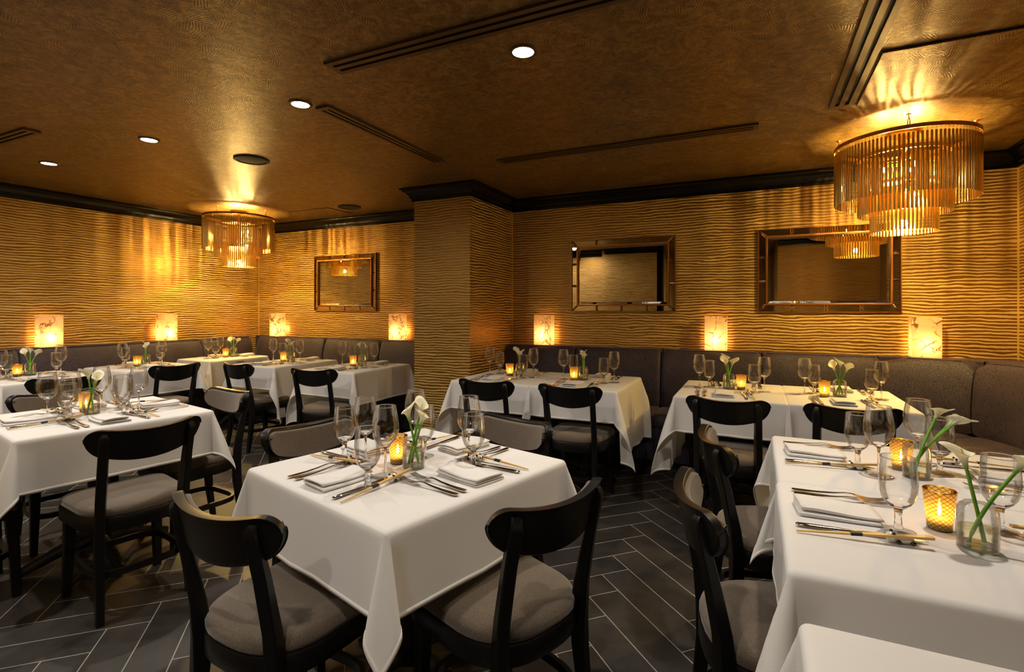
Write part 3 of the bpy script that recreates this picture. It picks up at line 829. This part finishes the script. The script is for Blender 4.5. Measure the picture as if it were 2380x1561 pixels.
def make_cloth(hx, hy, ov, loc, rz, label, seed=0, flaps=None, wave=0.006):
    """ov = overhang (x-, x+, y-, y+); flaps: corner (sx,sy) -> (dir angle deg, out, lateral)"""
    rnd = random.Random(seed); ph = [rnd.uniform(0, 6.28) for _ in range(8)]
    oxn, oxp, oyn, oyp = ov; Rb = 0.018
    def axis(h, on, op):
        neg = [-(h + on * (1 - k / 16) ** 1.0) for k in range(16)]
        neg += [-(h + Rb * f) for f in (1.2, 0.8, 0.4)]
        mid = [-h + 2 * h * k / 12 for k in range(13)]
        pos = [h + Rb * f for f in (0.4, 0.8, 1.2)] + [h + op * (k + 1) / 16 for k in range(16)]
        return sorted(set(round(v, 5) for v in neg + mid + pos + [h + op - 0.014, -(h + on - 0.014)]))
    X = axis(hx, oxn, oxp); Y = axis(hy, oyn, oyp)
    def bend(D):
        a = min(D / Rb, PI / 2); return Rb * math.sin(a), Rb * (1 - math.cos(a)) + max(0.0, D - Rb * PI / 2)
    def place(x, y):
        du = max(0, abs(x) - hx); dv = max(0, abs(y) - hy); sx = 1 if x > 0 else -1; sy = 1 if y > 0 else -1
        if du == 0 and dv == 0: return (x, y, TOPZ)
        if dv == 0 or du == 0:
            D = du or dv; o, dz = bend(D)
            if dv == 0: f, L, win, q = y, (oxp if sx > 0 else oxn), math.cos(PI / 2 * min(1, abs(y) / hy)), (0 if sx > 0 else 1)
            else: f, L, win, q = x, (oyp if sy > 0 else oyn), math.cos(PI / 2 * min(1, abs(x) / hx)), (2 if sy > 0 else 3)
            o += 0.035 * D + wave * (D / 0.27) * math.sin(f * 15 + ph[q]) * win + wave * 0.5 * (D / 0.27) * math.sin(f * 31 + ph[q + 4]) * win
            return (x - sx * du + sx * o, y, TOPZ - dz) if dv == 0 else (x, y - sy * dv + sy * o, TOPZ - dz)
        r = math.hypot(du, dv); phi = math.atan2(dv, du); tt = phi / (PI / 2)
        o, dz = bend(r); o += 0.035 * r
        ang, A, B = (flaps or {}).get((sx, sy), (None, 0.34, 0.13))
        d = Vector((sx, sy)).normalized() if ang is None else Vector((math.cos(math.radians(ang)), math.sin(math.radians(ang))))
        lat = Vector((-d.y, d.x)) * (1 if sx * sy < 0 else -1)
        dr = max(0, r - Rb * PI / 2)
        s1 = math.sin(PI * tt); s2 = math.sin(2 * PI * tt)
        k = dr * (1 - 0.25 * min(1, dr / 0.6))
        px = sx * hx + sx * o * math.cos(phi) + d.x * k * A * s1 + lat.x * k * B * s2
        py = sy * hy + sy * o * math.sin(phi) + d.y * k * A * s1 + lat.y * k * B * s2
        z = TOPZ - dz + dr * (1 - math.sqrt(max(0.05, 1 - (A * s1) ** 2 - (B * s2) ** 2)))
        return (px, py, max(z, 0.012))
    bm = bmesh.new()
    g = [[bm.verts.new(place(x, y)) for y in Y] for x in X]
    for i in range(len(X) - 1):
        for j in range(len(Y) - 1): bm.faces.new((g[i][j], g[i + 1][j], g[i + 1][j + 1], g[i][j + 1]))
    co = [[v.co.copy() for v in row] for row in g]
    o = mk('tablecloth', bm, M['cloth'], None, True)
    bm = bmesh.new(); hv = {}
    def hvert(i, j):
        if (i, j) not in hv: hv[(i, j)] = bm.verts.new(co[i][j])
        return hv[(i, j)]
    nx, ny = len(X) - 1, len(Y) - 1
    for i in range(nx):
        for j in range(ny):
            if i in (0, nx - 1) or j in (0, ny - 1): bm.faces.new((hvert(i, j), hvert(i + 1, j), hvert(i + 1, j + 1), hvert(i, j + 1)))
    hem = mk('hem', bm, M['cloth'], o, True, 40); hs = hem.modifiers.new('thickness', 'SOLIDIFY'); hs.thickness = 0.0030; hs.offset = 0
    o.location = loc; o.rotation_euler = (0, 0, rz)
    return tag(o, label, 'tablecloth', 'white tablecloths')

# name: (cx, cy, hx, hy, rot deg, overhang x-,x+,y-,y+, short name used in labels)
def rect(x0, x1, y0, y1): return ((x0 + x1) / 2 * K, (y0 + y1) / 2 * K, (x1 - x0) / 2 * K, (y1 - y0) / 2 * K, 0.0)
TB = {
 'A': ((-1.268 * K, 1.71 * K, 0.438 * K, 0.438 * K, -14.7), (0.24,) * 4, 'four-seat table before the pillar'),
 'B': ((-3.577 * K, 1.719 * K, 0.440 * K, 0.440 * K, -10.0), (0.25, 0.25, 0.27, 0.27), 'four-seat table near the mirrorless wall'),
 'C1': (rect(-6.46, -5.66, 2.03, 2.74), (0.10, 0.25, 0.28, 0.26), 'front table of the mirrorless wall'),
 'C2': (rect(-6.46, -5.70, 2.99, 3.71), (0.10, 0.25, 0.28, 0.26), 'middle table of the mirrorless wall'),
 'C3': (rect(-6.52, -5.93, 4.01, 4.80), (0.10, 0.40, 0.28, 0.10), 'corner table under the corner chandelier'),
 'D1': (rect(-5.34, -4.67, 3.88, 4.77), (0.42, 0.50, 0.23, 0.10), 'small-mirror-wall table nearer the corner'),
 'D2': (rect(-4.26, -3.57, 3.885, 4.77), (0.50, 0.30, 0.24, 0.10), 'small-mirror-wall table beside the pillar'),
 'E1': (rect(-2.42, -1.70, 3.88, 4.77), (0.46, 0.22, 0.23, 0.10), 'two-mirror-wall table beside the pillar'),
 'E2': (rect(-1.665, -0.965, 3.88, 4.77), (0.22, 0.50, 0.23, 0.10), 'second two-mirror-wall table from the pillar'),
 'F1': (rect(-0.52, 0.185, 3.88, 4.76), (0.50, 0.22, 0.24, 0.10), 'third two-mirror-wall table from the pillar'),
 'F2': (rect(0.215, 0.91, 3.88, 4.76), (0.22, 0.45, 0.24, 0.10), 'fourth two-mirror-wall table from the pillar'),
 'G1': (rect(0.095, 0.975, 2.14, 2.86), (0.24, 0.15, 0.20, 0.42), 'set side table beside the curved banquette'),
 'G2': (rect(0.090, 0.975, 1.42, 2.11), (0.24, 0.15, 0.42, 0.20), 'set side table next to the bare one'),
 'G3': (rect(0.100, 0.975, 0.50, 1.18), (0.24, 0.15, 0.30, 0.26), 'bare side table without any settings'),
}
FL = {'E1': {(1, -1): (-95, 0.30, 0.10)}, 'E2': {(-1, -1): (-80, 0.30, 0.10)}, 'F1': {(1, -1): (-95, 0.28, 0.09)}, 'F2': {(-1, -1): (-82, 0.28, 0.09)},
      'G1': {(-1, -1): (175, 0.30, 0.1)}, 'G2': {(-1, 1): (185, 0.30, 0.1)}, 'A': {(1, -1): (None, 0.28, 0.17), (-1, -1): (None, 0.30, 0.15)}, 'B': {(1, -1): (None, 0.34, 0.17)}}
CLOTHS = {'A': 'white tablecloth on the', 'G3': 'white tablecloth on the'}
for i, (k, ((cx, cy, hx, hy, rot), ov, nm)) in enumerate(TB.items()):
    rz = math.radians(rot)
    make_table(hx, hy, (cx, cy, 0), rz, 'black pedestal table, the ' + nm, 0.15 if k[0] == 'C' else 0.0, 0.55 if k[0] == 'C' else (1.0 if k in 'AB' else 0.70))
    make_cloth(hx, hy, ov, (cx, cy, 0), rz, 'white tablecloth on the ' + nm, 11 + i, FL.get(k), 0.004 if k in 'AB' else 0.007)

# chairs: table, side faced (deg of the direction the sitter looks, table frame), lateral shift, distance of seat centre outside the edge, twist
GW = 'black dining chairs with taupe upholstery'
CH = [
 ('A', 180, 0.00, 0.045, -8, 'on the side of the white side tables, four-seat table before the pillar'),
 ('A', 90, -0.01, 0.045, 12, 'on the entrance side, four-seat table before the pillar'),
 ('A', 0, 0.02, 0.06, 0, 'on the mirrorless-wall side, four-seat table before the pillar'),
 ('A', 270, 0.04, 0.02, 0, 'on the pillar side, four-seat table before the pillar'),
 ('B', 180, -0.04, 0.16, 0, 'on the pillar side, four-seat table near the mirrorless wall'),
 ('B', 90, 0.00, 0.14, 0, 'on the entrance side, four-seat table near the mirrorless wall'),
 ('B', 0, 0.02, 0.06, 0, 'on the wall side, four-seat table near the mirrorless wall'),
 ('B', 270, -0.11, 0.02, 4, 'on the small-mirror side, four-seat table near the mirrorless wall'),
 ('C1', 180, -0.06, 0.17, -10, 'at the front table of the mirrorless wall'),
 ('C2', 180, -0.06, 0.08, -4, 'at the middle table of the mirrorless wall'),
 ('D1', 90, 0.12, 0.02, -6, 'at the small-mirror-wall table nearer the corner'),
 ('D2', 90, 0.08, 0.06, 11, 'at the small-mirror-wall table beside the pillar'),
 ('E1', 90, 0.10, 0.02, 0, 'at the two-mirror-wall table beside the pillar'),
 ('E2', 90, 0.06, 0.01, 0, 'at the second two-mirror-wall table from the pillar'),
 ('F1', 90, 0.02, 0.09, -4, 'at the third two-mirror-wall table from the pillar'),
 ('F2', 90, -0.04, 0.06, 0, 'at the fourth two-mirror-wall table from the pillar'),
 ('G1', 0, -0.04, 0.01, 14, 'at the set side table beside the curved banquette'),
 ('G2', 0, -0.02, 0.01, 14, 'at the set side table next to the bare one'),
]
def side(tb, face, u=0.0, v=0.0):
    """world point: u to the sitter's right of the edge middle, v into the table; and world angle of the sitter's look"""
    (cx, cy, hx, hy, rot) = TB[tb][0]
    a = math.radians(rot + face); h = hx if face % 180 == 0 else hy
    f = Vector((math.cos(a), math.sin(a))); r = Vector((f.y, -f.x))
    p = Vector((cx, cy)) - f * h + r * u + f * v
    return p, a
for tb, face, u, out, tw, lb in CH:
    p, a = side(tb, face, u, -out)
    chairm('black dining chair ' + lb, (p.x, p.y, 0), a - PI / 2 + math.radians(tw), GW)
chairm.finish()

# ------------------------------------------------------------------ tableware prototypes
ZT = TOPZ + 0.002
def make_wine():
    t = empty('wine_glass', '', 'glass')
    bm = bmesh.new()
    prof = [(0.0230, 0.1070), (0.034, 0.120), (0.041, 0.136), (0.0445, 0.152), (0.0448, 0.166), (0.043, 0.182), (0.040, 0.200), (0.0365, 0.220), (0.0345, 0.232)]
    lathe(bm, prof, 36); mk('bowl', bm, M['thin'], t, True)
    bm = bmesh.new(); tube(bm, [(0.0345 * math.cos(2 * PI * k / 36), 0.0345 * math.sin(2 * PI * k / 36), 0.232) for k in range(36)], 0.0012, 5, True); mk('rim', bm, M['glass'], t, True)
    bm = bmesh.new(); lathe(bm, [(0, 0.1035), (0.012, 0.1045), (0.0205, 0.1085), (0.0228, 0.1072), (0.0150, 0.0995), (0.006, 0.094), (0.0040, 0.080), (0.0036, 0.050), (0.0042, 0.020), (0.0075, 0.008), (0.006, 0.0045), (0, 0.0045)], 32); mk('stem', bm, M['glass'], t, True, 60)
    bm = bmesh.new(); lathe(bm, [(0.007, 0.0075), (0.015, 0.0045), (0.030, 0.0028), (0.040, 0.002), (0.041, 0.001), (0.040, 0.0004)], 36); mk('foot', bm, M['foot'], t, True, 60)
    return t
def make_goblet():
    t = empty('water_goblet', '', 'glass')
    bm = bmesh.new()
    prof = [(0.0268, 0.0705), (0.035, 0.084), (0.0395, 0.101), (0.0408, 0.118), (0.0402, 0.138), (0.0385, 0.160), (0.0365, 0.186)]
    lathe(bm, prof, 36); mk('bowl', bm, M['thin'], t, True)
    bm = bmesh.new(); tube(bm, [(0.0365 * math.cos(2 * PI * k / 36), 0.0365 * math.sin(2 * PI * k / 36), 0.186) for k in range(36)], 0.0013, 5, True); mk('rim', bm, M['glass'], t, True)
    bm = bmesh.new(); lathe(bm, [(0, 0.066), (0.014, 0.0675), (0.024, 0.0725), (0.0265, 0.0708), (0.018, 0.0622), (0.010, 0.056), (0.0085, 0.045), (0.0080, 0.030), (0.0085, 0.018), (0.0115, 0.0105), (0.009, 0.006), (0, 0.006)], 32); mk('stem', bm, M['glass'], t, True, 60)
    bm = bmesh.new(); lathe(bm, [(0.011, 0.0100), (0.022, 0.006), (0.033, 0.0035), (0.037, 0.002), (0.037, 0.0008), (0.036, 0.0004)], 36); mk('foot', bm, M['foot'], t, True, 60)
    return t
def strip(bm, rows, th):
    """rows of (y, [x columns], z, keep flags) -> closed slab of thickness th"""
    top = [[bm.verts.new((x, y, z + th)) for x in xs] for y, xs, z, _ in rows]
    bot = [[bm.verts.new((x, y, z)) for x in xs] for y, xs, z, _ in rows]
    cells = set()
    for i in range(len(rows) - 1):
        kp = rows[i][3]
        for j in range(len(rows[0][1]) - 1):
            if kp is None or kp[j]: cells.add((i, j))
    for i, j in cells:
        bm.faces.new((top[i][j], top[i][j + 1], top[i + 1][j + 1], top[i + 1][j])); bm.faces.new((bot[i][j], bot[i + 1][j], bot[i + 1][j + 1], bot[i][j + 1]))
        for di, dj, a, b in ((-1, 0, (i, j), (i, j + 1)), (1, 0, (i + 1, j), (i + 1, j + 1)), (0, -1, (i, j), (i + 1, j)), (0, 1, (i, j + 1), (i + 1, j + 1))):
            if (i + di, j + dj) not in cells: bm.faces.new((top[a[0]][a[1]], top[b[0]][b[1]], bot[b[0]][b[1]], bot[a[0]][a[1]]))
    for v in [v for v in bm.verts if not v.link_faces]: bm.verts.remove(v)
    return bm
def make_fork():
    L = 0.245
    cols = lambda w: [(-1 + 2 * k / 7) * w for k in range(8)]
    tine = [True, False, True, False, True, False, True]
    rows = []
    for y, w, z in ((0, 0.0045, 0.004), (0.004, 0.0085, 0.0035), (0.02, 0.0095, 0.003), (0.07, 0.0065, 0.004), (0.11, 0.0045, 0.007), (0.14, 0.0036, 0.011), (0.155, 0.0045, 0.011), (0.167, 0.0105, 0.008), (0.180, 0.0125, 0.004)):
        rows.append((y, cols(w), z, None))
    rows[-1] = (rows[-1][0], rows[-1][1], rows[-1][2], tine)
    for y, w, z in ((0.200, 0.0122, 0.0015), (0.225, 0.0118, 0.0035), (0.245, 0.0112, 0.009)): rows.append((y, cols(w), z, tine))
    bm = bmesh.new(); strip(bm, rows, 0.0022)
    return tag(mk('dinner_fork', bm, M['steel'], None, True, 40), '', 'fork')
def make_knife():
    t = empty('dinner_knife', '', 'knife')
    bm = bmesh.new(); rings = []
    for y, a, b in ((0, 0.003, 0.0015), (0.004, 0.0080, 0.0035), (0.03, 0.0085, 0.0042), (0.09, 0.0065, 0.0036), (0.125, 0.0055, 0.0030), (0.135, 0.005, 0.002)):
        rings.append([(a * math.cos(2 * PI * k / 10), y, 0.0045 + b * math.sin(2 * PI * k / 10)) for k in range(10)])
    loft(bm, rings); mk('handle', bm, M['steel'], t, True, 50)
    bm = bmesh.new(); rows = []
    for y, x0, x1 in ((0.130, -0.005, 0.005), (0.150, -0.010, 0.0055), (0.20, -0.0115, 0.0065), (0.245, -0.0105, 0.007), (0.265, -0.006, 0.0065), (0.278, 0.003, 0.005)):
        rows.append((y, [x0, (x0 + x1) / 2, x1], 0.0035, None))
    strip(bm, rows, 0.0018); mk('blade', bm, M['steel'], t)
    return t
def make_sticks():
    t = empty('chopsticks', '', 'chopsticks')
    for s in (1, -1):
        bm = bmesh.new(); rings = []
        for y, a in ((0, 0.0012), (0.10, 0.0022), (0.285, 0.0031)):
            x = s * (0.0014 + 0.0022 * y / 0.285); z = 0.003 + 0.018 * max(0.0, y) / 0.245
            rings.append([(x + a * u, y, z + a * v) for u, v in ((1, 1), (-1, 1), (-1, -1), (1, -1))])
        loft(bm, rings); mk('stick', bm, M['bamboo'], t)
    bm = bmesh.new(); z = 0.003 + 0.018 * 0.125 / 0.245 * 1.0
    box(bm, -0.0056, 0.0056, 0.118, 0.143, z - 0.0036, z + 0.0042, 0.001); o = mk('paper_band', bm, M['black'], t); o.rotation_euler = (0.0735, 0, 0); o.location = (0, 0, -0.0092)
    return t
def make_panda():
    t = empty('panda_chopstick_rest', '', 'chopstick rest')
    bm = bmesh.new(); ellipsoid(bm, (0, 0, 0.0085), (0.024, 0.0105, 0.0085)); mk('body', bm, M['china_white'], t, True)
    bm = bmesh.new(); ellipsoid(bm, (0.026, 0, 0.0125), (0.0115, 0.0125, 0.0115)); mk('head', bm, M['china_white'], t, True)
    for s in (1, -1):
        bm = bmesh.new(); ellipsoid(bm, (0.022, s * 0.0095, 0.0225), (0.004, 0.004, 0.0042), 8, 6); mk('ear', bm, M['china_black'], t, True)
        bm = bmesh.new(); ellipsoid(bm, (0.0345, s * 0.0048, 0.0150), (0.0032, 0.0030, 0.0034), 8, 6); mk('eye_patch', bm, M['china_black'], t, True)
        bm = bmesh.new(); ellipsoid(bm, (0.012, s * 0.0095, 0.0048), (0.006, 0.0045, 0.0048), 8, 6); mk('paw', bm, M['china_black'], t, True)
        bm = bmesh.new(); ellipsoid(bm, (-0.018, s * 0.0090, 0.0048), (0.0065, 0.0045, 0.0048), 8, 6); mk('paw', bm, M['china_black'], t, True)
    bm = bmesh.new(); ellipsoid(bm, (0.0375, 0, 0.0115), (0.002, 0.0026, 0.0018), 8, 6); mk('nose', bm, M['china_black'], t, True)
    return t
def make_napkin(seed):
    """cloth folded back and forth, seen as stacked soft layers with fold edges"""
    rnd = random.Random(seed); L, W = 0.185, 0.115; n = 4; th = 0.0060
    prof = []
    for k in range(n):
        z = 0.001 + th * k; w0, w1 = -W / 2 + 0.004 * rnd.random() * k, W / 2 - 0.003 * rnd.random() * k - 0.003 * k
        seq = [(w0 + (w1 - w0) * q / 8, z + 0.0009 * math.sin(PI * q / 8) * k) for q in range(9)]
        if k % 2: seq.reverse()
        prof += seq
        if k < n - 1:
            e = seq[-1][0]; s = 1 if e > 0 else -1
            prof += [(e + s * 0.0018, z + th * 0.25), (e + s * 0.0024, z + th * 0.5), (e + s * 0.0016, z + th * 0.8)]
    bm = bmesh.new(); m = 12; rows = []
    for i in range(m + 1):
        y = -L / 2 + L * i / m
        rows.append([bm.verts.new((w * (1 + 0.02 * math.sin(3 * y / L + seed)), y + 0.006 * math.sin(j * 0.22 + seed), z * (1 + 0.18 * math.sin(4.5 * i / m + seed)) )) for j, (w, z) in enumerate(prof)])
    for i in range(m):
        for j in range(len(prof) - 1): bm.faces.new((rows[i][j], rows[i + 1][j], rows[i + 1][j + 1], rows[i][j + 1]))
    o = mk('folded_napkin', bm, M['cloth'], None, True, 50)
    sm = o.modifiers.new('thickness', 'SOLIDIFY'); sm.thickness = 0.0036; sm.offset = 0
    return tag(o, '', 'napkin')
def make_candle():
    t = empty('candle_holder', '', 'candle')
    bm = bmesh.new(); lathe(bm, [(0.0, 0.004), (0.025, 0.004), (0.0265, 0.008), (0.0285, 0.030), (0.0325, 0.070), (0.0352, 0.098)], 40); mk('patterned_glass', bm, M['amber'], t, True, 60)
    bm = bmesh.new(); lathe(bm, [(0, 0.0005), (0.0255, 0.0005), (0.027, 0.004), (0.0262, 0.0078), (0, 0.0078)], 32); mk('thick_base', bm, M['amber'], t, True, 50)
    bm = bmesh.new(); tube(bm, [(0.0352 * math.cos(2 * PI * k / 36), 0.0352 * math.sin(2 * PI * k / 36), 0.098) for k in range(36)], 0.0011, 5, True); mk('rim', bm, M['gold'], t, True)
    bm = bmesh.new(); lathe(bm, [(0, 0.009), (0.019, 0.009), (0.0195, 0.026), (0.017, 0.027), (0, 0.025)], 24); mk('tea_light', bm, M['wax'], t, True, 50)
    bm = bmesh.new(); lathe(bm, [(0, 0.032), (0.0028, 0.035), (0.0042, 0.041), (0.0034, 0.050), (0.0015, 0.058), (0, 0.063)], 10); mk('flame', bm, M['flame'], t, True)
    return t
def make_vase(stems, seed):
    """short bottle vase with water and calla lilies; stems: (lean angle, azimuth, height, twist)"""
    t = empty('vase_of_calla_lilies', '', 'vase')
    bm = bmesh.new(); lathe(bm, [(0.0, 0.003), (0.036, 0.003), (0.039, 0.006), (0.0395, 0.03), (0.0395, 0.080), (0.038, 0.091), (0.033, 0.099), (0.027, 0.102), (0.0265, 0.105)], 36); mk('glass_vase', bm, M['thin'], t, True, 70)
    bm = bmesh.new(); lathe(bm, [(0, 0.0004), (0.036, 0.0004), (0.0385, 0.003), (0.0375, 0.0085), (0, 0.0085)], 32); mk('thick_base', bm, M['foot'], t, True, 50)
    bm = bmesh.new(); lathe(bm, [(0, 0.009), (0.0372, 0.009), (0.0378, 0.012), (0.0378, 0.047), (0, 0.047)], 32); mk('water', bm, M['water'], t, True, 50)
    for k, (lean, az, h, tw) in enumerate(stems):
        d = Vector((math.cos(az), math.sin(az)))
        b0 = -d * 0.018 + Vector((-d.y, d.x)) * 0.006 * (k - 1)
        pts = []
        for q in range(9):
            f = q / 8; r = 0.018 + 0.015 * f + lean * f ** 1.6
            p = b0 + d * (r - 0.018 + 0.018 * f); pts.append(Vector((p.x, p.y, 0.012 + (h - 0.012) * (f * (1 - 0.10 * lean * f)))))
        bm = bmesh.new(); tube(bm, pts, [0.0048 - 0.0010 * q / 8 for q in range(9)], 8); st = mk('stem', bm, M['stem'], t, True, 60)
        tan = (pts[-1] - pts[-3]).normalized()
        bm = bmesh.new(); rows = []
        nn, mm = 18, 11
        for i in range(mm):
            f = i / (mm - 1); base_r = 0.0042 + 0.010 * f + 0.016 * max(0, f - 0.45) ** 1.6 * 2.4
            row = []
            for j in range(nn):
                a = 2 * PI * j / nn + tw; tip = 0.5 * (1 + math.cos(a - tw)); slope = tip ** 2
                rr = base_r * (1 + 0.35 * (f > 0.7) * (f - 0.7) / 0.3 * slope)
                z = -0.062 + 0.060 * f + 0.028 * f ** 3 * slope - 0.016 * max(0, f - 0.75) / 0.25 * (1 - tip) * 0.9 + 0.003 * f * math.sin(3 * a + seed + k)
                row.append(bm.verts.new((rr * math.cos(a) + 0.010 * f ** 3 * slope * math.cos(tw), rr * math.sin(a) + 0.010 * f ** 3 * slope * math.sin(tw), z)))
            rows.append(row)
        for i in range(mm - 1):
            for j in range(nn): bm.faces.new((rows[i][j], rows[i][(j + 1) % nn], rows[i + 1][(j + 1) % nn], rows[i + 1][j]))
        pet = mk('calla_bloom', bm, M['petal'], t, True)
        sd = pet.modifiers.new('thickness', 'SOLIDIFY'); sd.thickness = 0.0009
        q = Vector((0, 0, 1)).rotation_difference(tan); pet.rotation_mode = 'QUATERNION'; pet.rotation_quaternion = q
        pet.location = pts[-1] + tan * 0.046; pet.scale = (0.80, 0.80, 0.80)
        bm = bmesh.new(); lathe(bm, [(0, -0.045), (0.0026, -0.042), (0.0028, -0.010), (0.0015, 0.002), (0, 0.004)], 8); sp = mk('spadix', bm, M['spadix'], pet, True)
    return t

wine = Maker(make_wine()); gob = Maker(make_goblet()); fork = Maker(make_fork()); knife = Maker(make_knife())
stick = Maker(make_sticks()); panda = Maker(make_panda()); naps = [Maker(make_napkin(s)) for s in (1, 2, 3)]
candle = Maker(make_candle())
RD = math.radians
vases = [Maker(make_vase([(0.010, 2.6, 0.158, 0.6), (0.006, 0.5, 0.176, 2.2), (0.018, 5.6, 0.152, 4.0)], 0.3)),
         Maker(make_vase([(0.016, 5.3, 0.158, 1.2), (0.006, 2.0, 0.174, 3.4)], 1.7)),
         Maker(make_vase([(0.060, 0.75, 0.185, 0.4), (0.078, 0.45, 0.160, 5.6), (0.092, 0.30, 0.172, 0.2)], 0.9)),
         Maker(make_vase([(0.004, 3.4, 0.182, 3.0), (0.060, 0.25, 0.180, 0.2)], 2.3))]

def seat_setting(tb, face, who, sh=0.0, gl=None):
    """one place: two forks, napkin, knife, chopsticks on a panda rest, goblet, wine glass"""
    nm = TB[tb][2]
    def put(mkr, lb, u, v, tw=0.0, grp=None, z=ZT):
        p, a = side(tb, face, u + sh, v)
        return mkr(lb, (p.x, p.y, z), a - PI / 2 + RD(tw) + RD(RNDT.uniform(-3, 3)), grp)
    s = f'{who}, {nm}'
    put(fork, f'outer fork at {s}', -0.178, 0.022, 4, 'dinner forks on the tables')
    put(fork, f'inner fork at {s}', -0.140, 0.026, 3, 'dinner forks on the tables')
    put(naps[RNDT.randrange(3)], f'folded napkin at {s}', -0.030, 0.120, 0, 'folded white napkins')
    put(knife, f'steel knife at {s}', 0.106, 0.015, 6, 'dinner knives on the tables')
    put(stick, f'bamboo chopsticks at {s}', 0.150, 0.014, 7, 'chopsticks with black bands')
    put(panda, f'panda chopstick rest at {s}', 0.112, 0.240, -84, 'panda chopstick rests')
    (gu, gv), wp = gl or ((0.145, 0.315), (0.205, 0.385))
    put(gob, f'short water goblet at {s}', gu, gv, 0, 'short-stemmed water goblets')
    if wp: put(wine, f'tall wine glass at {s}', wp[0], wp[1], 0, 'tall wine glasses')
RNDT = random.Random(3)
GA = ((0.11, 0.150), (0.06, 0.245))
seat_setting('A', 90, 'the entrance side', 0.0, ((0.098, 0.140), (0.045, 0.245)))
seat_setting('A', 180, 'the side-tables side', 0.06, ((0.055, 0.185), (0.110, 0.262)))
seat_setting('A', 0, 'the mirrorless-wall side', 0.03, ((0.080, 0.135), (0.060, 0.240)))
seat_setting('A', 270, 'the pillar side', 0.03, ((0.000, 0.30), (0.110, 0.250)))
seat_setting('B', 90, 'the entrance side', 0.0, ((0.12, 0.235), (0.01, 0.275)))
seat_setting('B', 180, 'the pillar side', 0.0, ((0.074, 0.260), (0.165, 0.330)))
seat_setting('B', 0, 'the wall side', 0.0, ((0.110, 0.30), (0.195, 0.345)))
seat_setting('B', 270, 'the small-mirror side', 0.0, ((0.048, 0.270), (0.122, 0.340)))
for tb in ('C1', 'C2'):
    seat_setting(tb, 180, 'the chair side'); seat_setting(tb, 0, 'the banquette side')
seat_setting('C3', 0, 'the mirrorless-wall side', 0.0, ((0.13, 0.30), (0.19, 0.26))); seat_setting('C3', 270, 'the small-mirror side', 0.0, ((0.10, 0.22), (0.14, 0.30)))
for tb in ('D1', 'D2', 'E1', 'E2', 'F1', 'F2'):
    seat_setting(tb, 90, 'the chair side'); seat_setting(tb, 270, 'the banquette side')
seat_setting('G1', 0, 'the chair side', -0.02, ((0.073, 0.245), (0.162, 0.290)))
seat_setting('G1', 180, 'the banquette side', 0.0, ((-0.024, 0.297), (0.068, 0.335)))
seat_setting('G2', 0, 'the chair side', -0.050, ((0.038, 0.245), None))
seat_setting('G2', 180, 'the banquette side', 0.0, ((0.128, 0.306), None))

# centrepieces: (table, candle xy, vase xy in measured plan units, vase kind, vase turn)
CEN = [('A', (-1.321, 1.693), (-1.225, 1.670), 0, 0.4), ('B', (-3.715, 1.72), (-3.610, 1.70), 1, 1.2),
       ('C1', (-6.20, 2.33), (-6.19, 2.42), 0, 2.2), ('C2', (-6.10, 3.30), (-6.12, 3.40), 1, 0.5), ('C3', (-6.19, 4.40), (-6.17, 4.497), 0, 2.0),
       ('D1', (-5.06, 4.33), (-4.975, 4.37), 0, 3.0), ('D2', (-3.985, 4.33), (-3.902, 4.383), 1, 2.4), ('E1', (-2.08, 4.335), (-1.985, 4.36), 0, 2.6), ('E2', (-1.445, 4.32), (-1.375, 4.37), 1, 2.8),
       ('F1', (-0.096, 4.37), (-0.185, 4.37), 0, 1.6), ('F2', (0.45, 4.27), (0.55, 4.33), 0, 0.8), ('G1', (0.520, 2.475), (0.548, 2.385), 2, 0.0), ('G2', (0.479, 1.855), (0.530, 1.745), 3, 0.0)]
for tb, c, v, kind, turn in CEN:
    candle('lit candle in amber diamond-patterned glass on the ' + TB[tb][2], (c[0] * K, c[1] * K, ZT), 0, 'amber glass candle holders')
    vases[kind]('clear vase of white calla lilies on the ' + TB[tb][2], (v[0] * K, v[1] * K, ZT), turn, 'vases of white calla lilies')
for m in [wine, gob, fork, knife, stick, panda, candle] + naps + vases: m.finish()
